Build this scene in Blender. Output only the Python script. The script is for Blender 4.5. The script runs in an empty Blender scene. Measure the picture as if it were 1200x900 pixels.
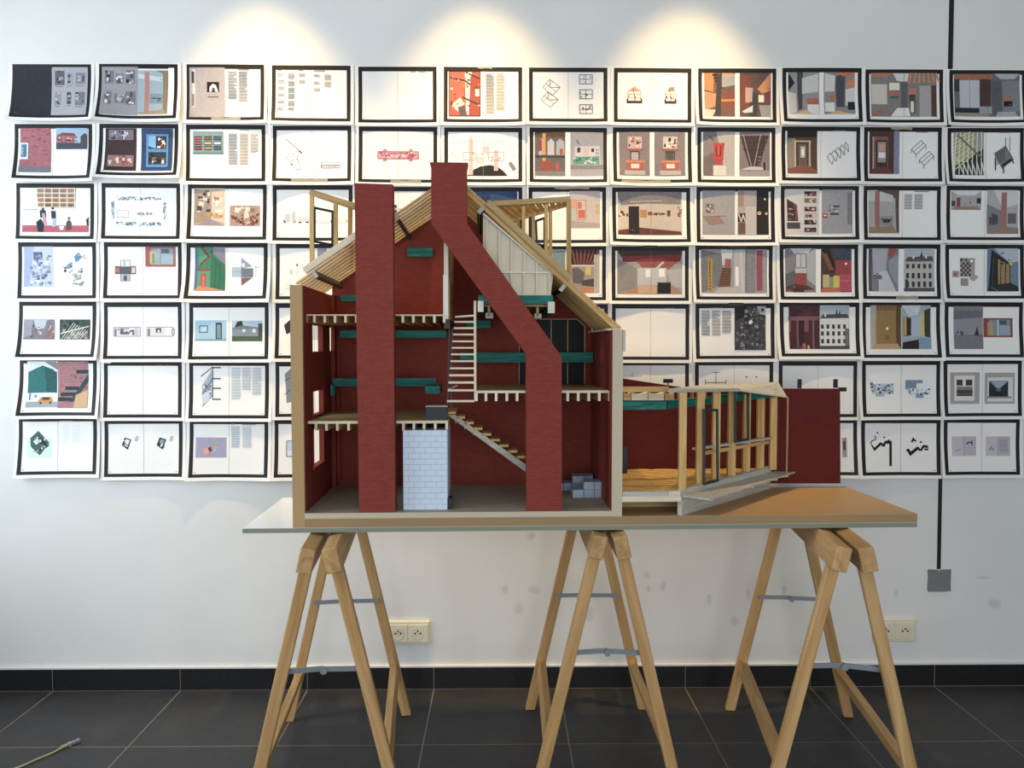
import bpy, bmesh, math, random
from mathutils import Vector, Matrix

scene = bpy.context.scene
R = math.radians

# ------------------------------------------------------------------ camera
CAM = Vector((0.0, -2.7, 1.215)); PITCH = R(2.67); YAW = R(0.75); FPX = 900.0
cd = bpy.data.cameras.new('camera'); cam = bpy.data.objects.new('camera', cd)
scene.collection.objects.link(cam)
cd.sensor_width = 36.0; cd.lens = 36.0 * FPX / 1200.0
cam.location = CAM; cam.rotation_euler = (math.pi / 2 - PITCH, 0, -YAW)
scene.camera = cam

# ------------------------------------------------------------------ light
vs = scene.view_settings
vs.view_transform = 'Standard'; vs.look = 'None'; vs.gamma = 1.0; vs.use_curve_mapping = False
vs.exposure = 0.0
world = bpy.data.worlds.new('world'); scene.world = world; world.use_nodes = True
bg = world.node_tree.nodes['Background']
bg.inputs[0].default_value = (0.88, 0.94, 1.0, 1); bg.inputs[1].default_value = 0.34

def area_light(name, loc, rot, sx, sy, watt, col):
    l = bpy.data.lights.new(name, 'AREA'); l.shape = 'RECTANGLE'; l.size = sx; l.size_y = sy
    l.energy = watt; l.color = col
    o = bpy.data.objects.new(name, l); o.location = loc; o.rotation_euler = rot
    scene.collection.objects.link(o); return o
# daylight entering by the window in the wall on the left
area_light('window_left_offscreen', (-2.35, -1.1, 1.55), (0, R(-90), 0), 1.7, 1.9, 50, (0.78, 0.90, 1.0))
# daylight from the shop window behind the photographer
area_light('window_behind_offscreen', (0.5, -5.2, 1.25), (R(90), 0, R(4)), 4.2, 2.2, 92, (0.88, 0.94, 1.0))
for lx in (-0.83, -0.09, 0.63):          # three warm ceiling spots washing the wall
    l = bpy.data.lights.new('ceiling_spot_offscreen', 'SPOT'); l.energy = 112; l.color = (1.0, 0.69, 0.30)
    l.spot_size = R(57); l.spot_blend = 1.0; l.shadow_soft_size = 0.02
    o = bpy.data.objects.new('ceiling_spot_offscreen', l); o.location = (lx, -0.42, 2.88)
    o.rotation_euler = (Vector((lx + .02, 0.0, 1.22)) - o.location).to_track_quat('-Z', 'Y').to_euler()
    scene.collection.objects.link(o)

# ------------------------------------------------------------------ helpers
def lin(h):
    h = h.lstrip('#'); out = []
    for i in (0, 2, 4):
        c = int(h[i:i + 2], 16) / 255.0
        out.append(c / 12.92 if c <= 0.04045 else ((c + 0.055) / 1.055) ** 2.4)
    return tuple(out) + (1.0,)

COL = scene.collection
def tag(o, label=None, cat=None, group=None, kind=None):
    if label: o['label'] = label
    if cat: o['category'] = cat
    if group: o['group'] = group
    if kind: o['kind'] = kind
    return o
def empty(name, M):
    o = bpy.data.objects.new(name, None); o.empty_display_size = 0.05
    COL.objects.link(o); o.matrix_world = M; return o
def mesh_obj(name, verts, faces, mats, parent=None, midx=None, smooth=False):
    me = bpy.data.meshes.new(name); me.from_pydata([tuple(v) for v in verts], [], faces)
    if not isinstance(mats, (list, tuple)): mats = [mats]
    for m in mats: me.materials.append(m)
    if midx:
        for p, i in zip(me.polygons, midx): p.material_index = i
    bm = bmesh.new(); bm.from_mesh(me); bmesh.ops.recalc_face_normals(bm, faces=bm.faces); bm.to_mesh(me); bm.free()
    if smooth:
        for p in me.polygons: p.use_smooth = True
    o = bpy.data.objects.new(name, me); COL.objects.link(o)
    if parent: o.parent = parent
    return o
BF = [(0, 1, 3, 2), (4, 6, 7, 5), (0, 4, 5, 1), (2, 3, 7, 6), (0, 2, 6, 4), (1, 5, 7, 3)]
def box_vf(x0, x1, y0, y1, z0, z1):
    return [(x, y, z) for x in (x0, x1) for y in (y0, y1) for z in (z0, z1)], list(BF)
class MB:
    def __init__(s): s.v = []; s.f = []; s.m = []
    def add(s, vf, mi=0):
        n = len(s.v); s.v += list(vf[0]); s.f += [tuple(i + n for i in f) for f in vf[1]]; s.m += [mi] * len(vf[1]); return s
    def box(s, *a, mi=0): return s.add(box_vf(*a), mi)
    def prism(s, poly, y0, y1, mi=0):
        n = len(poly); v = [(x, y0, z) for x, z in poly] + [(x, y1, z) for x, z in poly]
        f = [tuple(range(n)), tuple(range(2 * n - 1, n - 1, -1))] + [(i, (i + 1) % n, n + (i + 1) % n, n + i) for i in range(n)]
        return s.add((v, f), mi)
    def lathe(s, prof, c, n=20, axis='y', mi=0):
        v = []; f = []
        for k in range(n):
            a = 2 * math.pi * k / n
            for r, h in prof:
                p = (r * math.cos(a), h, r * math.sin(a)) if axis == 'y' else (r * math.cos(a), r * math.sin(a), h)
                v.append((c[0] + p[0], c[1] + p[1], c[2] + p[2]))
        m = len(prof)
        for k in range(n):
            for j in range(m - 1):
                a = k * m + j; b = ((k + 1) % n) * m + j; f.append((a, b, b + 1, a + 1))
        f.append(tuple(k * m for k in range(n))); f.append(tuple(k * m + m - 1 for k in range(n)))
        return s.add((v, f), mi)
    def build(s, name, mats, parent=None, smooth=False): return mesh_obj(name, s.v, s.f, mats, parent, s.m, smooth)
def box(name, x0, x1, y0, y1, z0, z1, mat, parent=None, bev=0):
    """a squared piece: grain runs along the object's own X, so the longest side becomes X"""
    d = (x1 - x0, y1 - y0, z1 - z0); k = max(range(3), key=lambda i: abs(d[i]))
    c = Vector(((x0 + x1) / 2, (y0 + y1) / 2, (z0 + z1) / 2))
    a, b, e = [abs(q) / 2 for q in d]
    if k == 0: M = Matrix.Identity(3); h = (a, b, e)
    elif k == 1: M = Matrix(((0, -1, 0), (1, 0, 0), (0, 0, 1))); h = (b, a, e)
    else: M = Matrix(((0, 0, -1), (0, 1, 0), (1, 0, 0))); h = (e, b, a)
    o = mesh_obj(name, *box_vf(-h[0], h[0], -h[1], h[1], -h[2], h[2]), mat, parent)
    o.matrix_basis = Matrix.Translation(c) @ M.to_4x4()
    if bev: bevel(o, bev)
    return o
def bevel(o, w, seg=2):
    m = o.modifiers.new('bevel', 'BEVEL'); m.width = w; m.segments = seg; m.limit_method = 'ANGLE'
def member(name, p, q, a, b, mat, parent=None, up=(0, 0, 1), bev=0, ext=0.0):
    """timber from p to q: a across, b along 'up'"""
    p = Vector(p); q = Vector(q); x = (q - p).normalized(); L = (q - p).length / 2 + ext
    y = Vector(up).cross(x)
    y.normalize(); z = x.cross(y)
    M = Matrix((x, y, z)).transposed()
    o = mesh_obj(name, *box_vf(-L, L, -a / 2, a / 2, -b / 2, b / 2), mat, parent)
    o.matrix_basis = Matrix.Translation((p + q) / 2) @ M.to_4x4()
    if bev: bevel(o, bev)
    return o
def panel(name, plane, t0, t1, a0, a1, b0, b1, holes, mats, parent=None, inner=1):
    """wall with rectangular openings; plane 'x': t along x, a along y, b along z; plane 'y': t along y, a along x"""
    A = sorted({a0, a1} | {h[i] for h in holes for i in (0, 1)}); B = sorted({b0, b1} | {h[i] for h in holes for i in (2, 3)})
    def solid(i, j):
        if i < 0 or j < 0 or i >= len(A) - 1 or j >= len(B) - 1: return False
        ca = (A[i] + A[i + 1]) / 2; cb = (B[j] + B[j + 1]) / 2
        return not any(h[0] < ca < h[1] and h[2] < cb < h[3] for h in holes)
    def pt(t, a, b): return (t, a, b) if plane == 'x' else (a, t, b)
    v = []; f = []; m = []
    def quad(*p, mi=0):
        n = len(v); v.extend(p); f.append((n, n + 1, n + 2, n + 3)); m.append(mi)
    for i in range(len(A) - 1):
        for j in range(len(B) - 1):
            if not solid(i, j): continue
            x0, x1, y0, y1 = A[i], A[i + 1], B[j], B[j + 1]
            quad(pt(t0, x0, y0), pt(t0, x1, y0), pt(t0, x1, y1), pt(t0, x0, y1))
            quad(pt(t1, x0, y0), pt(t1, x1, y0), pt(t1, x1, y1), pt(t1, x0, y1), mi=inner)
            for di, dj, e in ((-1, 0, (x0, y0, x0, y1)), (1, 0, (x1, y0, x1, y1)), (0, -1, (x0, y0, x1, y0)), (0, 1, (x0, y1, x1, y1))):
                if not solid(i + di, j + dj):
                    edge = not (0 <= i + di < len(A) - 1 and 0 <= j + dj < len(B) - 1)
                    quad(pt(t0, e[0], e[1]), pt(t1, e[0], e[1]), pt(t1, e[2], e[3]), pt(t0, e[2], e[3]), mi=0 if edge else inner)
    me = bpy.data.meshes.new(name); me.from_pydata(v, [], f)
    for q in mats: me.materials.append(q)
    for p, i in zip(me.polygons, m): p.material_index = i
    bm = bmesh.new(); bm.from_mesh(me); bmesh.ops.remove_doubles(bm, verts=bm.verts, dist=1e-5)
    bmesh.ops.recalc_face_normals(bm, faces=bm.faces); bm.to_mesh(me); bm.free()
    o = bpy.data.objects.new(name, me); COL.objects.link(o)
    if parent: o.parent = parent
    return o

# ------------------------------------------------------------------ materials
MATS = {}
class NT:
    def __init__(s, name):
        s.m = bpy.data.materials.new(name); s.m.use_nodes = True; s.t = s.m.node_tree
        s.b = s.t.nodes['Principled BSDF']; MATS[name] = s.m
    def n(s, typ, **kw):
        x = s.t.nodes.new('ShaderNode' + typ)
        for k, v in kw.items():
            if k.startswith('i_'): x.inputs[k[2:].replace('_', ' ')].default_value = v
            else: setattr(x, k, v)
        return x
    def l(s, a, b): s.t.links.new(a, b)
    def coords(s, kind='Object', scale=(1, 1, 1)):
        tc = s.n('TexCoord'); mp = s.n('Mapping'); mp.inputs['Scale'].default_value = scale
        s.l(tc.outputs[kind], mp.inputs['Vector']); return mp.outputs['Vector']
    def noise(s, vec, scale, detail=4, rough=.55, dist=0):
        x = s.n('TexNoise'); x.inputs['Scale'].default_value = scale; x.inputs['Detail'].default_value = detail
        x.inputs['Roughness'].default_value = rough; x.inputs['Distortion'].default_value = dist
        if vec is not None: s.l(vec, x.inputs['Vector'])
        return x.outputs['Fac']
    def ramp(s, fac, *stops):
        x = s.n('ValToRGB'); e = x.color_ramp.elements
        while len(e) < len(stops): e.new(0.5)
        for q, (p, c) in zip(e, stops): q.position = p; q.color = lin(c) if isinstance(c, str) else c
        s.l(fac, x.inputs['Fac']); return x.outputs['Color']
    def mix(s, fac, a, b, mode='MIX'):
        x = s.n('Mix', data_type='RGBA', blend_type=mode)
        for sock, val in ((x.inputs[0], fac), (x.inputs[6], a), (x.inputs[7], b)):
            if hasattr(val, 'is_linked'): s.l(val, sock)
            else: sock.default_value = val
        return x.outputs[2]
    def math(s, op, a, b=0.0, c=None):
        x = s.n('Math', operation=op)
        for sock, val in zip(x.inputs, (a, b, c)):
            if val is None: continue
            if hasattr(val, 'is_linked'): s.l(val, sock)
            else: sock.default_value = val
        return x.outputs[0]
    def bump(s, h, strength=.2, dist=.002):
        x = s.n('Bump'); x.inputs['Strength'].default_value = strength; x.inputs['Distance'].default_value = dist
        s.l(h, x.inputs['Height']); s.l(x.outputs[0], s.b.inputs['Normal'])
    def fin(s, col=None, rough=.6, spec=.4, metal=0):
        if col is not None:
            if hasattr(col, 'is_linked'): s.l(col, s.b.inputs['Base Color'])
            else: s.b.inputs['Base Color'].default_value = lin(col)
        s.b.inputs['Roughness'].default_value = rough; s.b.inputs['Specular IOR Level'].default_value = spec
        s.b.inputs['Metallic'].default_value = metal; return s.m
def wood(name, c0, c1, c2, var=.25, grain=1.0, rough=.55):
    t = NT(name); v = t.coords('Object', (6 * grain, 90 * grain, 90 * grain))
    oi = t.n('ObjectInfo'); add = t.n('VectorMath', operation='ADD'); t.l(v, add.inputs[0])
    sc = t.math('MULTIPLY', oi.outputs['Random'], 57.0); t.l(sc, add.inputs[1])
    g = t.noise(add.outputs[0], 1.0, 5, .6, .8)
    col = t.ramp(g, (.28, c0), (.5, c1), (.72, c2))
    f = t.math('MULTIPLY_ADD', oi.outputs['Random'], var, 1 - var / 2)
    hs = t.n('HueSaturation'); t.l(f, hs.inputs['Value']); t.l(col, hs.inputs['Color'])
    t.bump(g, .15, .001); return t.fin(hs.outputs[0], rough, .3)
def plain(name, c, rough=.6, spec=.4, metal=0, var=.06, scale=30):
    t = NT(name); g = t.noise(t.coords(), scale, 4)
    hs = t.n('HueSaturation'); hs.inputs['Color'].default_value = lin(c)
    t.l(t.math('MULTIPLY_ADD', g, var * 2, 1 - var), hs.inputs['Value']); t.bump(g, .06, .001)
    return t.fin(hs.outputs[0], rough, spec, metal)
W_TRESTLE = wood('pine_trestle', '#a07a4c', '#b9925f', '#cba775', .14, .45)
W_GOLD = wood('golden_timber', '#ae8850', '#cda76a', '#e0c188', .22)
W_TAN = wood('tan_timber', '#a08456', '#b89a68', '#c9ae7e', .15)
W_PALE = wood('pale_timber', '#d3c3a2', '#e2d5b8', '#ece2c9', .08)
W_GREY = wood('grey_timber', '#a9a498', '#b9b5a9', '#cac6ba', .1)
W_WHITE = wood('whitewood', '#d9d2c4', '#e6e0d4', '#f0ebe0', .06)
W_GREEN = wood('green_stained_timber', '#0a4f4a', '#126a62', '#2f9488', .12, 1.4)
W_DARK = wood('dark_oak', '#2e2620', '#41372c', '#544738', .2)
MDF = plain('mdf', '#b5946a', .7, .2, var=.05, scale=180)
MDF_TOP = plain('mdf_board_top', '#bb966a', .5, .35, var=.09, scale=14)
MDF_EDGE = plain('mdf_edge', '#a08562', .75, .2, var=.05, scale=160)
MDF_PALE = plain('mdf_pale_end', '#c9bba3', .7, .2, var=.05, scale=120)
FLOOR_CARD = plain('grey_card_floor', '#a79c8a', .75, .2, var=.14, scale=22)
T_TOP = plain('white_laminate', '#dfe5ee', .25, .5, var=.01)
T_EDGE = plain('grey_green_board_edge', '#858a7a', .6, .3, var=.05, scale=120)
BLACK = plain('black_paint', '#17181a', .45, .4)
DKBOX = plain('dark_blue_box', '#23262f', .5, .4)
CREAM = plain('cream_board', '#e0d6bf', .6, .3, var=.04)
DKGREEN = plain('dark_green_frame', '#12332c', .5, .4)
STEEL = plain('zinc_steel', '#878f94', .4, .5, .3)
BLUE_BRICK = plain('pale_blue_brick', '#d0ddee', .5, .4, var=.03, scale=60)
BLUE_JOINT = plain('blue_joint', '#a0aec4', .7, .2)
BLUE_GREY = plain('blue_grey_block', '#a6b1c4', .5, .3, var=.08, scale=80)
SOCKET = plain('ivory_plastic', '#ddd6bf', .35, .5, var=.02)
GREYPLATE = plain('grey_cover_plate', '#7b7b7c', .6, .3, var=.08, scale=60)
GLASS_DK = NT('dark_window_film').fin('#0d1013', .5, .2)
GROUT = plain('grout', '#77726a', .9, .1)
TAPE_BLACK = plain('black_tape', '#131214', .4, .4)
CABLE_M = plain('khaki_cable', '#a5a07e', .5, .4)

def brick_mat(name, c1, c2, mort, pitch=.0064):
    t = NT(name); tc = t.n('TexCoord'); sep = t.n('SeparateXYZ'); t.l(tc.outputs['Object'], sep.inputs[0])
    cb = t.n('CombineXYZ'); t.l(t.math('ADD', sep.outputs[0], sep.outputs[1]), cb.inputs[0]); t.l(sep.outputs[2], cb.inputs[1])
    br = t.n('TexBrick'); t.l(cb.outputs[0], br.inputs['Vector'])
    br.inputs['Scale'].default_value = 1.0; br.inputs['Brick Width'].default_value = pitch * 3.1; br.inputs['Row Height'].default_value = pitch
    br.inputs['Mortar Size'].default_value = pitch * .11; br.inputs['Mortar Smooth'].default_value = .3; br.inputs['Bias'].default_value = 0
    br.inputs['Color1'].default_value = lin(c1); br.inputs['Color2'].default_value = lin(c2); br.inputs['Mortar'].default_value = lin(mort)
    g = t.noise(tc.outputs['Object'], 40, 3)
    col = t.mix(.35, br.outputs['Color'], t.ramp(g, (.3, c1), (.7, c2)))
    inv = t.math('SUBTRACT', 1.0, br.outputs['Fac']); t.bump(inv, .35, .0008)
    return t.fin(col, .75, .2)
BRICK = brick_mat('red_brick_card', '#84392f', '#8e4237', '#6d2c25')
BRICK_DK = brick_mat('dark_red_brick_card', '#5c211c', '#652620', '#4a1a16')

# wall paint with finger marks, floor slate
marks = [(626, 692, .022, .016), (608, 714, .02, .02), (592, 691, .012, .016), (831, 703, .01, .02), (777, 687, .012, .02), (758, 674, .012, .014),
         (861, 728, .016, .02), (877, 696, .01, .02), (919, 691, .008, .018), (1050, 694, .008, .016), (1165, 707, .026, .02), (1153, 677, .03, .006), (700, 625, .014, .012), (622, 628, .016, .016), (690, 720, .02, .03), (760, 690, .008, .014)]
# ------------------------------------------------------------------ sight lines of the survey: image point -> point on a plane of the place
_f = Vector((math.sin(YAW) * math.cos(PITCH), math.cos(YAW) * math.cos(PITCH), -math.sin(PITCH)))
_r = Vector((math.cos(YAW), -math.sin(YAW), 0)); _u = _r.cross(_f)
def ray(px, py): return _f + _r * ((px - 600) / FPX) - _u * ((py - 450) / FPX)
def on_wall(px, py, y=0.0):
    r = ray(px, py); return CAM + r * ((y - CAM.y) / r.y)
def on_level(px, py, z):
    r = ray(px, py); return CAM + r * ((z - CAM.z) / r.z)

def wall_paint():
    t = NT('white_wall_paint'); P = t.n('NewGeometry').outputs['Position']
    g = t.noise(P, 3.0, 5); col = t.ramp(g, (.3, '#dcdcda'), (.7, '#e3e3e0'))
    sep = t.n('SeparateXYZ'); t.l(P, sep.inputs[0])
    wob = t.noise(P, 40, 3); acc = None
    for px, py, rx, rz in marks:
        c = on_wall(px, py)
        dx = t.math('DIVIDE', t.math('SUBTRACT', sep.outputs[0], c.x), rx); dz = t.math('DIVIDE', t.math('SUBTRACT', sep.outputs[2], c.z), rz)
        d = t.math('ADD', t.math('MULTIPLY', dx, dx), t.math('MULTIPLY', dz, dz))
        d = t.math('ADD', d, t.math('MULTIPLY_ADD', wob, 2.4, -1.5))
        k = t.math('SUBTRACT', 1.0, t.math('SMOOTH_MIN', t.math('MAXIMUM', d, 0.0), 1.0, .2)); k = t.math('MAXIMUM', k, 0.0)
        acc = k if acc is None else t.math('MAXIMUM', acc, k)
    col = t.mix(t.math('MULTIPLY', acc, .26), col, lin('#8f8d8e'))
    t.bump(t.noise(P, 60, 3), .08, .002); return t.fin(col, .7, .25)
WALL = wall_paint()
def slate():
    t = NT('dark_slate_tile'); tc = t.n('TexCoord'); oi = t.n('ObjectInfo'); geo = t.n('NewGeometry')
    P = geo.outputs['Position']
    g = t.noise(P, 9, 7, .65); h = t.noise(P, 60, 4, .7)
    col = t.ramp(g, (.25, '#1d1e21'), (.55, '#2b2c2f'), (.8, '#3a3936'))
    col = t.mix(t.math('MULTIPLY', h, .35), col, lin('#45444a'))
    hs = t.n('HueSaturation'); t.l(t.math('MULTIPLY_ADD', oi.outputs['Random'], .2, .9), hs.inputs['Value']); t.l(col, hs.inputs['Color'])
    t.bump(g, .25, .002); t.l(t.math('MULTIPLY_ADD', h, .3, .38), t.b.inputs['Roughness'])
    t.fin(hs.outputs[0], .5, .4); return t.m
SLATE = slate()
t = NT('black_skirting_tile'); P = t.n('NewGeometry').outputs['Position']
g = t.noise(P, 90, 5, .75); t.fin(t.ramp(g, (.35, '#141417'), (.62, '#1f2023'), (.8, '#4a4a4e')), .4, .4); SKIRT = t.m

# ------------------------------------------------------------------ the room
XL, XR, YB, ZC = -2.05, 4.2, -5.0, 3.05
tag(box('wall_back', XL - .2, XR, 0, .15, -.05, ZC, WALL), kind='structure')
tag(panel('wall_left', 'x', XL - .18, XL, -4.9, 0, 0, ZC, [(-2.05, -.16, .60, 2.42)], [WALL, WALL]), kind='structure')
tag(box('ceiling', XL - .2, XR, -2.9, 0, ZC, ZC + .1, WALL), kind='structure')
wf = MB()
for a, b in ((-2.05, -2.00), (-1.13, -1.07), (-.21, -.16)): wf.box(XL - .12, XL - .06, a, b, .60, 2.42)
for a, b in ((.60, .66), (2.36, 2.42)): wf.box(XL - .12, XL - .06, -2.0, -.21, a, b)
tag(wf.build('window_1', plain('white_window_frame', '#e8e8e6', .4)), kind='structure')
# floor: grout bed with slate tiles
floor = tag(box('floor', XL - .2, XR, YB, .0, -.06, -.0008, GROUT), kind='structure')
TP = .4495; X0 = on_wall(64, 808).x; Y1 = on_level(600, 872, 0).y
ysplit = [0.0, Y1] + [Y1 - TP * k for k in range(1, 8)]
tile_mesh = {}
for j in range(len(ysplit) - 1):
    for i in range(-2, 14):
        xa = X0 + TP * i
        d = ysplit[j] - ysplit[j + 1]
        if j not in tile_mesh or j > 1:
            pass
        key = 0 if j == 0 else 1
        if key not in tile_mesh:
            vf = box_vf(.0018, TP - .0018, -d + .0018, -.0018, -.02, 0)
            o = mesh_obj('floor_tile', *vf, SLATE); bm = bmesh.new(); bm.from_mesh(o.data)
            bmesh.ops.bevel(bm, geom=[e for e in bm.edges], offset=.0012, segments=1, affect='EDGES'); bm.to_mesh(o.data); bm.free()
            tile_mesh[key] = o.data
        else:
            o = bpy.data.objects.new('floor_tile', tile_mesh[key]); COL.objects.link(o)
        o.parent = floor; o.matrix_basis = floor.matrix_basis.inverted() @ Matrix.Translation((xa, ysplit[j], 0))
# skirting of cut tiles
HB = on_wall(600, 780).z
base = tag(box('baseboard_back', XL, XR, -.0105, 0, 0, HB - .001, plain('skirting_bed', '#8b867e', .9)), kind='structure')
tag(box('trim_1', XL, XR, -.0105, 0, HB - .001, HB + .0045, plain('caulk_line', '#d4d6d8', .6)), kind='structure')
sk = None
for i in range(-2, 14):
    if sk is None: sk = mesh_obj('skirting_tile', *box_vf(.0012, TP - .0012, -.0115, -.004, .002, HB - .001), SKIRT); o = sk
    else: o = bpy.data.objects.new('skirting_tile', sk.data); COL.objects.link(o)
    o.parent = base; o.matrix_basis = base.matrix_basis.inverted() @ Matrix.Translation((X0 + TP * i, 0, 0))

# ------------------------------------------------------------------ trestles
def trestle(front, back, yend, label, name='wooden_trestle', bend=0.0, halff=.195, halfb=.19):
    f = Vector((front[0], front[1], 0)); b = Vector((back[0], back[1], 0))
    ax = (b - f).normalized(); L = (b - f).length; lat = Vector((ax.y, -ax.x, 0))
    M = Matrix((lat, ax, Vector((0, 0, 1)))).transposed().to_4x4(); M.translation = f
    root = tag(empty(name, M), label, 'trestle', 'wooden trestles under the table top')
    over = (front[1] - yend)
    H = .732; bw, bh = .037, .062
    for s in (-1, 1):
        tilt = math.atan2(halff - .03, H) * s
        n = Vector((math.cos(tilt), 0, math.sin(tilt)))            # across the frame
        d = Vector((math.sin(tilt), 0, -math.cos(tilt)))           # down the frame
        top = Vector((s * .006, 0, H - .002))
        cb = top + d * (bh / 2) + n * (s * bw / 2)
        a = abs(n.z) * bw; cb.z -= a - .003
        beam = member('rail', cb + Vector((0, -over, 0)), cb + Vector((0, L + .07, 0)), bw, bh, W_TRESTLE, root, up=-d, bev=.003)
        for yy, hw in ((0, halff), (L, halfb)):
            foot = Vector((s * hw, yy, 0)); top_l = cb + Vector((0, yy, 0)) + d * (bh * .35)
            dirv = (foot - top_l).normalized()
            leg = member('leg', top_l, foot + dirv * .004, .031, .024, W_TRESTLE, root, up=(0, 1, 0), bev=.003)
            # foot cut level with the floor
            me = leg.data; Mi = leg.matrix_basis
            for v in me.vertices:
                w = Mi @ v.co
                if w.z < .05:
                    k = (0.0 - w.z) / dirv.z; v.co = Mi.inverted() @ (w + dirv * k)
        # low rung between the two legs of the frame
        zr = .155; q = 1 - zr / .66
        xf = s * (.03 + (halff - .03) * q); xb = s * (.03 + (halfb - .03) * q)
        member('rung', (xf, .0, zr), (xb, L, zr), .022, .040, W_TRESTLE, root, up=-d, bev=.002)
    zs = .40; q = 1 - zs / .66
    for yy, hw, dz in ((.016, halff, bend), (L - .016, halfb, .002)):
        x = .03 + (hw - .03) * q + .012
        zo = zs + (0.0 if yy < .1 else -.008)
        for s in (-1, 1):
            st = member('stay', (s * x, yy, zo), (0, yy - .002 * s, zo + dz), .003, .013, STEEL, root, up=(0, 0, 1))
            hb = MB().lathe([(.0, -.003), (.006, -.003), (.006, .003), (.0, .003)], (s * (x - .006), yy - .001, zo), 12).build('screw', STEEL, root)
        MB().lathe([(.0, -.005), (.009, -.005), (.009, .005), (.0, .005)], (0, yy - .002, zo + dz - .004), 14).build('stay_pivot', STEEL, root)
    return root
trestle((-.45, -.80), (-.507, -.217), -.855, 'pine trestle under the house model end of the table, beside the fully visible double socket', bend=.004)
trestle((.281, -.70), (.284, -.165), -.738, 'middle pine trestle, standing between the other two, under the tall diagonal chimney', bend=.006)
trestle((.87, -.805), (.955, -.203), -.86, 'pine trestle under the bare tan board end, beams jutting out in front', bend=.008)

# ------------------------------------------------------------------ table top and model base: local frame u right, v away, w up
TH = R(1.5); OX, OY = 0.03, -0.70
ML = Matrix.Rotation(TH, 4, 'Z'); ML.translation = Vector((OX, OY, 0)); MLi = ML.inverted(); ML3 = MLi.to_3x3()
def _lr(px, py): return MLi @ CAM, ML3 @ ray(px, py)
def F(px, py, v=0.0):
    c, r = _lr(px, py); return c + r * ((v - c.y) / r.y)
def FU(px, py, u):
    c, r = _lr(px, py); return c + r * ((u - c.x) / r.x)
def FW(px, py, w):
    c, r = _lr(px, py); return c + r * ((w - c.z) / r.z)
WT0, WT, WB = .735, .747, .771
D = .40
root = empty('table_top', ML); tag(root, 'thin white table top with grey-green edge resting on three trestles', 'table top')
ul, ur = F(284, 618).x, F(1075, 607).x
o = box('panel', ul, ur, 0, D + .012, WT0, WT, T_EDGE, root)
o = box('laminate', ul, ur, .0005, D + .0115, WT, WT + .0008, T_TOP, root)
WT += .0008
u0 = F(357.2, 606).x
root = empty('model_base', ML); tag(root, 'tan MDF base board under the model, bare beyond the timber extension', 'board')
o = box('board', u0, ur, 0.0, D + .012, WT, WB - .001, MDF_EDGE, root)
box('board_end', F(343, 606).x, u0 - .0003, 0, D + .012, WT, WB, MDF, root)
o = box('board_face', u0, ur, 0.0, D + .012, WB - .001, WB, MDF_TOP, root)
# ------------------------------------------------------------------ the house model
H = tag(empty('house_model', ML), 'large red brick cut-away house model with two chimneys and timber roof', 'model')
def rect(px0, py0, px1, py1, v):
    a = F(px0, py0, v); b = F(px1, py1, v); return min(a.x, b.x), max(a.x, b.x), min(a.z, b.z), max(a.z, b.z)
def pbox(name, px0, py0, px1, py1, v0, v1, mat, parent, bev=0):
    a, b, c, d = rect(px0, py0, px1, py1, v0); return box(name, a, b, v0, v1, c, d, mat, parent, bev)
def pprism(name, pts, v0, v1, mat, parent, zmin=None):
    q = [F(x, y, v0) for x, y in pts]
    if zmin is not None:
        q[0].z = q[1].z = zmin
    return MB().prism([(p.x, p.z) for p in q], v0, v1).build(name, mat, parent)
UL0, UL1 = F(343, 600).x, u0
UR0, UR1 = F(716.8, 590).x, F(729, 590).x
SL = WB + .015
VR = .05
RG = F(529, 204, VR); EL = F(344, 332.5, VR); ER = F(726, 385, VR)
sl = (RG.z - EL.z) / (RG.x - EL.x); sr = (RG.z - ER.z) / (ER.x - RG.x)
zl = lambda u: RG.z - (RG.x - u) * sl
zr_ = lambda u: RG.z - (u - RG.x) * sr
# left wall: MDF core, brick card inside, slit windows
wtop = F(350, 334).z
holes = []
for xa, xb, ya, yb in ((366.3, 376, 381, 412), (386.5, 396.5, 384, 411), (366.3, 377, 458, 487), (366.3, 377, 501, 545)):
    a = FU(xa, (ya + yb) / 2, UL1); b = FU(xb + 2.2, (ya + yb) / 2, UL1)
    z1 = FU((xa + xb) / 2, ya, UL1).z; z0 = FU((xa + xb) / 2, yb, UL1).z
    holes.append((a.y, b.y, z0, z1))
h2 = holes[2]; holes[2] = (h2[0], h2[1], h2[2] + .004, h2[3]); holes[3] = (h2[0], h2[1], holes[3][2], holes[3][3])
box('wall_end_strip', UL0, UL1, 0, .012, WB, wtop, MDF, H)
panel('side_wall', 'x', UL1 - .014, UL1, .0122, D + .012, WB, wtop, holes, [MDF, BRICK], H)
for h in holes[2:4]: box('window_bar', UL1 - .009, UL1 - .005, h[0] + .032, h[0] + .038, h[2], h[3], BRICK, H)
for h in holes[:4]: box('window_sill', UL1 - .002, UL1 + .004, h[0] - .004, h[1] + .004, h[2] - .006, h[2] - .0005, BRICK, H)
ry = F(722, 386).z
v0w = FU(707.2, 412, UR0); v1w = FU(704.5, 412, UR0)
rh = (max(.02, v0w.y), max(.02, v0w.y) + .05, FU(707.5, 427, UR0).z, FU(707.5, 399, UR0).z)
panel('side_wall', 'x', UR1, UR0, 0, D + .012, WB, ry, [rh], [MDF_PALE, BRICK], H)
box('house_floor', UL1, UR0, 0, D, WB, SL, FLOOR_CARD, H)
box('floor_edge', UL1, UR0, -.0015, .0, WB + .001, SL, MDF_PALE, H)
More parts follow.
